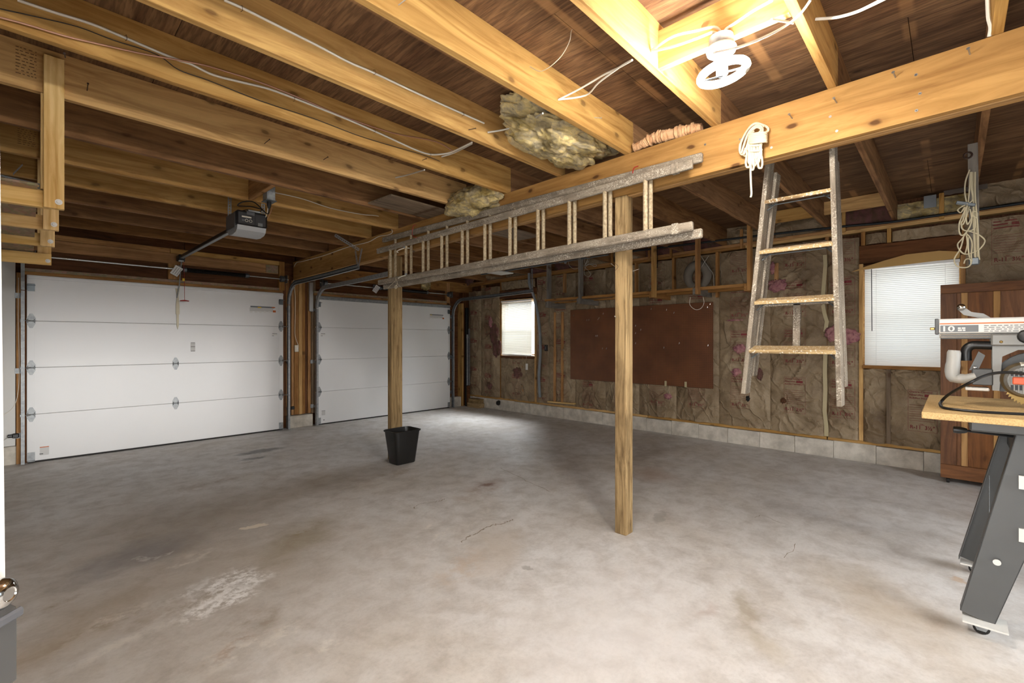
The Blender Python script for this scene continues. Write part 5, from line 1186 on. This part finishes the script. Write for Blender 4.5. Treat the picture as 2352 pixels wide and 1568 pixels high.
# timber block and spare track in the far corner
bk = thing('timber_block', (6.50, 7.25, 0), 'short stack of two wood blocks on the floor in the far corner', 'wood blocks')
bboard('block_piece', (6.44, 7.08, 0), (6.60, 7.44, .09), 'post_wood', bk, 'y'); bboard('block_piece', (6.45, 7.10, .091), (6.60, 7.42, .18), 'post_wood', bk, 'y')
spt = thing('spare_track', (6.50, 7.50, 0), 'dark bundle of spare track and perforated angle standing in the corner', 'track')
MB().box((6.47, 7.50, 0), (6.53, 7.55, 2.1), .004).build('dark_upright', 'pipe_black', spt); mb = MB(); perf(mb, (6.53, 7.48, .45), (6.53, 7.48, 1.65), .045, .003, (0, 1, 0)); mb.build('perforated_angle', 'galvanized', spt)
MB().cyl((6.485, 7.49, .45), (6.485, 7.49, 1.45), .014, 10).lathe((6.485, 7.49, 1.45), (0, 0, 1), [(0, .02), (.03, .022), (.05, .016), (.08, .02)], 10).build('pipe', 'galvanized', spt)
MB().box((6.47, 7.46, 0), (6.54, 7.50, .44), .004).build('foot', 'dark_wood', spt)
blob('insulation_clump', (5.45, 7.55, 2.50), (.10, .05, .10), 'yellow_fiberglass', sub=4, amp=.3, fr=2.4, seed=30, label='small yellowish insulation wad beside the end bearing of the farther door', cat='insulation')
# foil and batt in the gap above the wide blind's bay
mb = MB(); vs = []; n = 14
for q in range(n + 1):
    yy = .055 - .32 * q / n + .01; z0_ = zc(yy) + .175 + .006 * noise.noise(Vector((q * .8, 0, 0))); vs += [(6.58 + .02 * noise.noise(Vector((q, 3, 1))), yy, z0_), (6.60, yy, zc(yy) + .228)]
mb.add(vs, [(2 * q, 2 * q + 1, 2 * q + 3, 2 * q + 2) for q in range(n)]).build('foil_flashing', 'aluminium_foil', wall_right)
bboard('vent_baffle', (6.60, .12, 2.80), (6.61, .22, 2.93), 'duct_grey', wall_right, 'y')
mb = MB(); perf(mb, (6.10, 3.0, 2.42), (6.10, 3.0, 2.80), .04, .003, (0, 1, 0)); mb.build('steel_strap', 'black_metal', lr)

# ================================================================== CABINET ON CASTERS
cb_ = thing('wooden_cabinet', (6.38, -.55, 0), 'tall dark stained wooden cabinet on casters in front of the window wall', 'cabinet')
cy0, cy1, cx0, cx1 = -1.25, .083, 6.185, 6.55; cz0, cz1 = .055, 1.935
MB().box((cx0 + .02, cy0 + .005, cz0), (cx1, cy1 - .005, cz1 - .005)).build('carcass', 'cabinet_wood', cb_)
bboard('top_rail', (cx0, cy0, 1.85), (cx0 + .02, cy1, cz1), 'cabinet_wood', cb_, 'y'); bboard('bottom_rail', (cx0, cy0, cz0), (cx0 + .02, cy1, cz0 + .13), 'cabinet_wood', cb_, 'y')
bboard('stile', (cx0, cy1 - .115, cz0 + .132), (cx0 + .02, cy1, 1.848), 'cabinet_wood', cb_, 'z'); bboard('stile', (cx0, cy0, cz0 + .132), (cx0 + .02, cy0 + .1, 1.848), 'cabinet_wood', cb_, 'z')
for yy in (-.085, -.30, -.52, -.74, -.96): bboard('batten', (cx0 + .012, yy - .022, cz0 + .132), (cx0 + .024, yy + .022, 1.848), 'cabinet_batten', cb_, 'z')
pv = [cy1 - .116, -.063, -.107, -.278, -.322, -.498, -.542, -.718, -.762, -.938, -.982, cy0 + .101]
for i in range(0, len(pv) - 1, 2): bboard('panel_board', (cx0 + .014, pv[i + 1] + .001, cz0 + .132), (cx0 + .022, pv[i] - .001, 1.848), 'cabinet_wood', cb_, 'z')
for yy in (.03, -1.2):
    for xx in (cx0 + .05, cx1 - .05):
        MB().lathe((xx, yy - .012, .028), (0, 1, 0), [(0, .026), (.004, .028), (.02, .028), (.024, .026)], 12).build('caster', 'rubber_black', cb_)
for px, py in ((2210, 1110), (2245, 1113)): pass

# ================================================================== RADIAL ARM SAW
rs = thing('radial_arm_saw', (3.5, -.4, 0), 'grey radial arm saw with chipboard table on a steel stand with casters', 'saw')
TZ = 1.04
tx0, tx1, ty0, ty1 = 3.005, 4.02, -1.05, .108
MB().box((tx0, ty0, TZ - .032), (tx1, ty1, TZ), .003).build('table_top', 'particle_board', rs)
MB().box((3.10, ty0 + .05, TZ - .085), (3.93, -.06, TZ - .034), .008).build('table_frame', 'saw_grey', rs)
# splayed channel legs: front pair
def leg(xb, yb, xt, yt, zt_, sx):
    b = Vector((xb, yb, .075)); t = Vector((xt, yt, zt_)); d = (t - b).normalized(); X = Vector((1, 0, 0)); n_ = d.cross(X).normalized()
    mb = MB(); wd = .108; dp = .06
    poly = lambda c, k: None
    for (o, a, bb) in ((Vector((0, 0, 0)), None, None),):
        # flat web faces -x (towards the room), flange folds back
        e = d.cross(X).normalized()
        web = [b - e * wd * .55, b + e * wd * .55, t + e * wd * .85, t - e * wd * .85]
        mb.prism(web, X * .003)
        mb.prism([b + e * wd * .55, b + e * wd * .55 + X * sx * dp, t + e * wd * .85 + X * sx * dp, t + e * wd * .85], -e * .003)
        mb.prism([b - e * wd * .55, b - e * wd * .55 + X * sx * dp, t - e * wd * .85 + X * sx * dp, t - e * wd * .85], e * .003)
    return mb.build('leg', 'saw_grey', rs)
lz = .96
LEGS = [(3.10, -.085, 3.16, -.31, 1), (3.88, -.085, 3.82, -.31, -1), (3.10, -.98, 3.16, -.78, 1), (3.88, -.98, 3.82, -.78, -1)]
for xb, yb, xt, yt, sx in LEGS:
    leg(xb, yb, xt, yt, lz, sx)
    pd = MB().box((xb - .06, yb - .10, .062), (xb + .075, yb + .05, .070)).build('caster_plate', 'saw_light', rs)
    MB().prism([(xb + .0, yb - .05, .062), (xb + .0, yb + .02, .062), (xb + .0, yb, .02), (xb + .0, yb - .03, .02)], (.004, 0, 0)).build('caster_fork', 'galvanized', pd)
    MB().lathe((xb + .006, yb - .015, .0305), (1, 0, 0), [(0, .024), (.003, .030), (.020, .030), (.023, .024)], 18).build('caster_wheel', 'rubber_black', pd, smooth=True)
MB().cyl((3.095, -.15, .36), (3.099, -.15, .36), .014, 14).build('leg_hole', 'saw_light', rs)
for z_ in (.50, .74): MB().box((3.12, -.93, z_ - .03), (3.135, -.22, z_ + .03)).build('stand_rail', 'saw_light', rs)
MB().box((3.16, -.235, .80), (3.86, -.225, .96), .004).build('stand_apron', 'saw_grey', rs)
board('diagonal_brace', (3.22, -.13, .42), (3.72, -.15, .62), .004, .03, 'galvanized', rs)
# elevation crank handles under the table
MB().cyl((3.55, -.25, TZ - .075), (3.55, .03, TZ - .07), .008, 8).cyl((3.55, .02, TZ - .07), (3.55, .05, TZ - .07), .012, 10).build('clamp_screw', 'black_metal', rs)
MB().cyl((3.25, -.3, TZ - .115), (3.25, -.04, TZ - .105), .006, 8).build('crank_shaft', 'black_metal', rs); MB().lathe((3.25, -.055, TZ - .105), (0, 1, 0), [(0, .010), (.01, .014), (.03, .018), (.05, .016), (.052, .01)], 12).build('crank_knob', 'black_plastic', rs, smooth=True)
# arm
AX0, AX1 = 3.44, 3.54; AYF = .055; az0, az1 = 1.425, 1.505
arm_ = MB().box((AX0, -1.1, az0), (AX1, AYF, az1), .006).build('arm', 'saw_light', rs)
MB().box((AX0 - .002, AYF - .002, az0 - .004), (AX1 + .002, AYF + .014, az1 + .002), .003).build('arm_end_cap', 'saw_grey', arm_)
MB().box((AX0 + .02, AYF + .014, az0 + .02), (AX0 + .045, AYF + .035, az0 + .035), .003).build('cap_screw', 'blade_brass', arm_)
xs_ = AX0 - .0012
MB().box((xs_, -1.05, az1 - .030), (AX0, AYF - .006, az1 - .024)).build('label_stripe', 'label_orange', arm_)
MB().box((xs_, -.20 + .10, az0 + .008), (AX0, AYF - .008, az1 - .036)).build('label_panel', 'label_grey', arm_)
mb = MB(); put_text(mb, '10', lambda u, v: Vector((xs_ - .0008, AYF - .02 - u, az0 + .011 + v)), 0, 0, .045, .030); mb.build('label_number', 'paper_white', arm_)
mb = MB()   # two short worn words beside the number
for yy, zz, L in ((-.022, .028, .012), (-.037, .028, .014), (-.022, .017, .016), (-.041, .017, .010)): mb.box((xs_ - .001, yy - L, az0 + zz - .004), (xs_, yy, az0 + zz + .004))
mb.build('label_words', 'paper_white', arm_, kind='stuff')
mb = MB()   # two rows of tiny illegible instruction print
for r_ in range(4):
    yy = -.12
    while yy > -.9:
        L = random.uniform(.008, .022); mb.box((xs_ - .0004, yy - L, az0 + .010 + r_ * .0095), (xs_ + .0006, yy, az0 + .0125 + r_ * .0095)); yy -= L + .006
mb.build('label_print', 'label_black', arm_, kind='stuff')
for dz in (-.006, -.018): MB().cyl((AX0 + .015, AYF - .005, az0 + dz), (AX0 + .015, -1.0, az0 + dz), .006, 8).build('guide_rod', 'steel_bright', rs)
MB().box((AX0 + .01, -1.0, az0 - .03), (AX1 - .01, AYF - .01, az0), .003).build('arm_track', 'saw_grey', rs)
# carriage, yoke, motor, blade guard and blade
MB().box((AX0 - .03, -.40, az0 - .065), (AX1 + .03, -.145, az0 - .005), .006).build('carriage', 'saw_silver', rs)
MB().lathe((AX0 - .03, -.265, az0 - .018), (-1, 0, 0), [(0, .010), (.012, .012), (.02, .028), (.032, .034), (.044, .028), (.05, .012)], 16).build('carriage_lock_knob', 'black_plastic', rs, smooth=True)
MB().sphere((AX0 - .03, -.18, az0 - .045), .007, 6).build('rivet', 'blade_brass', rs)
mb = MB(); yk = [(-.150, az0 - .066), (-.150, 1.13), (-.175, 1.13), (-.185, az0 - .12), (-.24, az0 - .085), (-.44, az0 - .085), (-.44, az0 - .066)]
mb.prism([(AX0 - .01, a, b) for a, b in yk], (.09, 0, 0)); mb.build('yoke', 'saw_silver', rs)
MB().box((AX0 - .02, -.152, 1.155), (AX0 + .05, -.075, 1.24), .004).build('pivot_block', 'saw_grey', rs)
MB().box((AX0 - .025, -.14, 1.125), (AX0 + .06, -.05, 1.142), .004).build('pivot_plate', 'saw_light', rs)
mb = MB(); mb.tube(smooth([(AX0 - .01, -.09, 1.20), (AX0 - .01, -.045, 1.185), (AX0 - .01, -.008, 1.19), (AX0 - .01, .0, 1.22), (AX0 - .01, -.004, 1.27), (AX0 - .01, -.008, 1.335)], 4), [.022] * 4 + [.026] * 4 + [.030] * 4 + [.031] * 4 + [.029] * 4 + [.024], 14); mb.build('pull_handle', 'saw_handle', rs, smooth=True)
cable('dust_elbow', [(AX0 + .03, -.055, 1.28), (AX0 + .03, -.055, 1.335), (AX0 + .03, -.075, 1.36), (AX0 + .03, -.11, 1.362), (AX0 + .03, -.16, 1.36)], .022, 'black_plastic', rs, n=12)
MB().prism([(AX0 + .0, -.065, 1.23), (AX0 + .0, -.10, 1.235), (AX0 + .0, -.125, 1.31), (AX0 + .0, -.10, 1.33)], (.01, 0, 0)).build('bevel_lever', 'saw_grey', rs)
MB().sphere((AX0 - .005, -.085, 1.245), .010, 8).build('lever_knob', 'steel_bright', rs, smooth=True)
MC = Vector((AX0 - .01, -.262, 1.192))
MB().lathe(MC + Vector((.06, 0, 0)), (-1, 0, 0), [(0, .082), (.08, .088), (.12, .086), (.14, .076), (.145, .06)], 28).build('motor_housing', 'motor_brown', rs, smooth=True)
MB().lathe(MC + Vector((-.085, 0, 0)), (-1, 0, 0), [(0, .078), (.012, .076), (.030, .066)], 28).build('motor_end_bell', 'saw_silver', rs, smooth=True); bell_ = bpy.data.objects['motor_end_bell']
for k in range(-4, 5):
    hh = math.sqrt(max(0.0002, .066 ** 2 - (k * .0145) ** 2)); MB().box(MC + Vector((-.122, k * .0145 - .0025, -hh)), MC + Vector((-.114, k * .0145 + .0025, hh)), .001).build('vent_rib', 'saw_silver', bell_)
for k in range(-3, 5):
    for sg in (-1, 1):
        cz_ = sg * .034; MB().box(MC + Vector((-.1175, k * .0145 - .0115, cz_ - .012)), MC + Vector((-.1152, k * .0145 - .003, cz_ + .012))).build('vent_slot', 'black_metal', bell_)
MB().box(MC + Vector((-.130, -.05, -.018)), MC + Vector((-.121, .05, .018)), .005).build('motor_badge', 'orange_plate', bell_); MB().cyl(MC + Vector((-.128, 0, 0)), MC + Vector((-.132, 0, 0)), .011, 14).build('badge_boss', 'badge_boss', bell_)
MB().prism([MC + Vector((-.03, .02, .088)), MC + Vector((-.10, .02, .078)), MC + Vector((-.10, -.14, .078)), MC + Vector((-.03, -.14, .088))], (0, 0, -.012)).build('motor_plate', 'cream_plastic', rs)
# guard
mb = MB(); pts_o = []; BC = MC + Vector((.10, -.045, -.01)); BR = .118
arcs = [math.pi * (-.15 + 1.3 * k / 18) for k in range(19)]
outer = [(BC.y - math.cos(a) * .142, BC.z + .005 + math.sin(a) * .142) for a in arcs]; inner = []
mb.prism([(BC.x - .03, a, b) for a, b in outer], (.06, 0, 0)); mb.build('blade_guard', 'saw_grey', rs, smooth=True)
nT = 50; poly = []
for k in range(nT):
    a = 2 * math.pi * k / nT; poly.append((BC.x + .0, BC.y + math.cos(a) * BR, BC.z - .02 + math.sin(a) * BR)); a2 = a + 2 * math.pi / nT * .75; poly.append((BC.x, BC.y + math.cos(a2) * (BR - .012), BC.z - .02 + math.sin(a2) * (BR - .012)))
MB().prism(poly, (.003, 0, 0)).build('saw_blade', 'blade_brass', rs)
# crank on top of the arm
MB().prism([(AX0 + .05, -.02, az1 + .055), (AX0 + .05, -.045, az1 + .02), (AX0 + .05, -.10, az1 + .004), (AX0 + .05, -.15, az1 - .001), (AX0 + .05, -.12, az1 + .025), (AX0 + .05, -.075, az1 + .035), (AX0 + .05, -.05, az1 + .06)], (.012, 0, 0)).build('index_lever', 'saw_silver', rs)
MB().sphere((AX0 + .05, -.035, az1 + .062), .019, 10).build('lever_ball', 'knob_chrome', rs, smooth=True)
# motor cord
cable('motor_cord', [P(2352, 858, 'x', 3.28), P(2310, 855, 'x', 3.28), P(2270, 860, 'x', 3.26), P(2225, 880, 'x', 3.22), P(2180, 905, 'z', TZ + .06), P(2162, 922, 'z', TZ + .012), P(2160, 930, 'z', TZ + .008), P(2170, 937, 'z', TZ + .006), P(2210, 942, 'z', TZ + .006), P(2270, 947, 'z', TZ + .006), P(2352, 951, 'z', TZ + .006)], .007, 'cable_black', rs, n=8)

# column and base behind the arm (just out of view)
MB().cyl((3.49, -1.02, TZ - .03), (3.49, -1.02, az1 + .05), .045, 18).build('column', 'steel_bright', rs, smooth=True)

# ================================================================== WASTEBASKET
wb = thing('wastebasket', (2.965, 4.55, 0), 'black plastic wastebasket standing in front of the far post', 'bin')
def rrect(cx_, cy_, hx, hy, r, z, n=5):
    out = []
    for sx, sy, a0_ in ((1, 1, 0), (-1, 1, 90), (-1, -1, 180), (1, -1, 270)):
        for k in range(n + 1): a = math.radians(a0_ + 90 * k / n); out.append(Vector((cx_ + sx * (hx - r) + r * math.cos(a), cy_ + sy * (hy - r) + r * math.sin(a), z)))
    return out
ctr_ = (2.962, 4.552)
rings_ = [rrect(*ctr_, .120, .090, .03, .004), rrect(*ctr_, .125, .095, .035, .012), rrect(*ctr_, .150, .118, .045, .22), rrect(*ctr_, .168, .132, .05, .362), rrect(*ctr_, .178, .142, .055, .364), rrect(*ctr_, .180, .144, .055, .378), rrect(*ctr_, .168, .132, .05, .380), rrect(*ctr_, .164, .128, .05, .36), rrect(*ctr_, .146, .114, .045, .22), rrect(*ctr_, .121, .091, .033, .02)]
N_ = len(rings_[0]); vs = [v for r_ in rings_ for v in r_]; fs = [tuple(range(N_))[::-1], tuple((len(rings_) - 1) * N_ + k for k in range(N_))]
for i in range(len(rings_) - 1):
    for k in range(N_): fs.append((i * N_ + k, i * N_ + (k + 1) % N_, (i + 1) * N_ + (k + 1) % N_, (i + 1) * N_ + k))
MB().add(vs, fs).build('basket_body', 'black_plastic', wb, smooth=True)

# ================================================================== ENTRY DOOR (open, beside the camera) AND LOCKBOX
hx, hy_ = -.565, .735; lx, ly = -.0275, 1.325
ed = tag(reg(bpy.data.objects.new('door_3', None), Matrix.Translation((hx, hy_, 0)), None), kind='structure')
m_ = frame_from((hx, hy_, 0), (lx, ly, 0)); L = (Vector((lx, ly)) - Vector((hx, hy_))).length
lean = Matrix.Rotation(math.radians(-.45), 4, Vector((m_[0][1], m_[1][1], 0)))
base = Matrix.Translation(((hx + lx) / 2, (hy_ + ly) / 2, 1.02)) @ m_
sh_ = Matrix.Identity(4); sh_[0][2] = -.012     # hangs slightly out of plumb
MB().obox(base @ sh_ @ Matrix.Translation((0, .020, 0)), L, .04, 2.02, .002).build('leaf', 'entry_door_paint', ed)
nrm = Vector((m_[0][1], m_[1][1], 0)); nrm = -nrm
d_ = Vector((m_[0][0], m_[1][0], 0))
kp = Vector((lx, ly, .925)) - d_ * .062
MB().lathe(kp, nrm, [(0, .033), (.005, .033), (.008, .028), (.012, .012), (.028, .011), (.034, .020), (.045, .0275), (.056, .0265), (.063, .020), (.066, .0125), (.0645, .011), (.0645, .003)], 28).build('knob', 'knob_chrome', ed, smooth=True)
lk = thing('key_lockbox', tuple(kp + nrm * .03 + Vector((0, 0, -.2))), 'dark grey key lockbox hanging from the chrome door knob', 'lockbox')
q = kp + nrm * .028
lm = Matrix.Translation(q + Vector((0, 0, -.108)) + d_ * -.004) @ m_ 
MB().obox(lm, .085, .045, .150, .010).build('case', 'lockbox_grey', lk); MB().obox(lm @ Matrix.Translation((0, -.024, .058)), .086, .010, .018, .004).build('cover_rib', 'grey_plastic', lk)
cable('shackle', [q + Vector((0, 0, -.045)) - d_ * .03, q + Vector((0, 0, -.01)) - d_ * .026, q + Vector((0, 0, .017)), q + Vector((0, 0, -.01)) + d_ * .026, q + Vector((0, 0, -.045)) + d_ * .012], .0045, 'knob_chrome', lk)
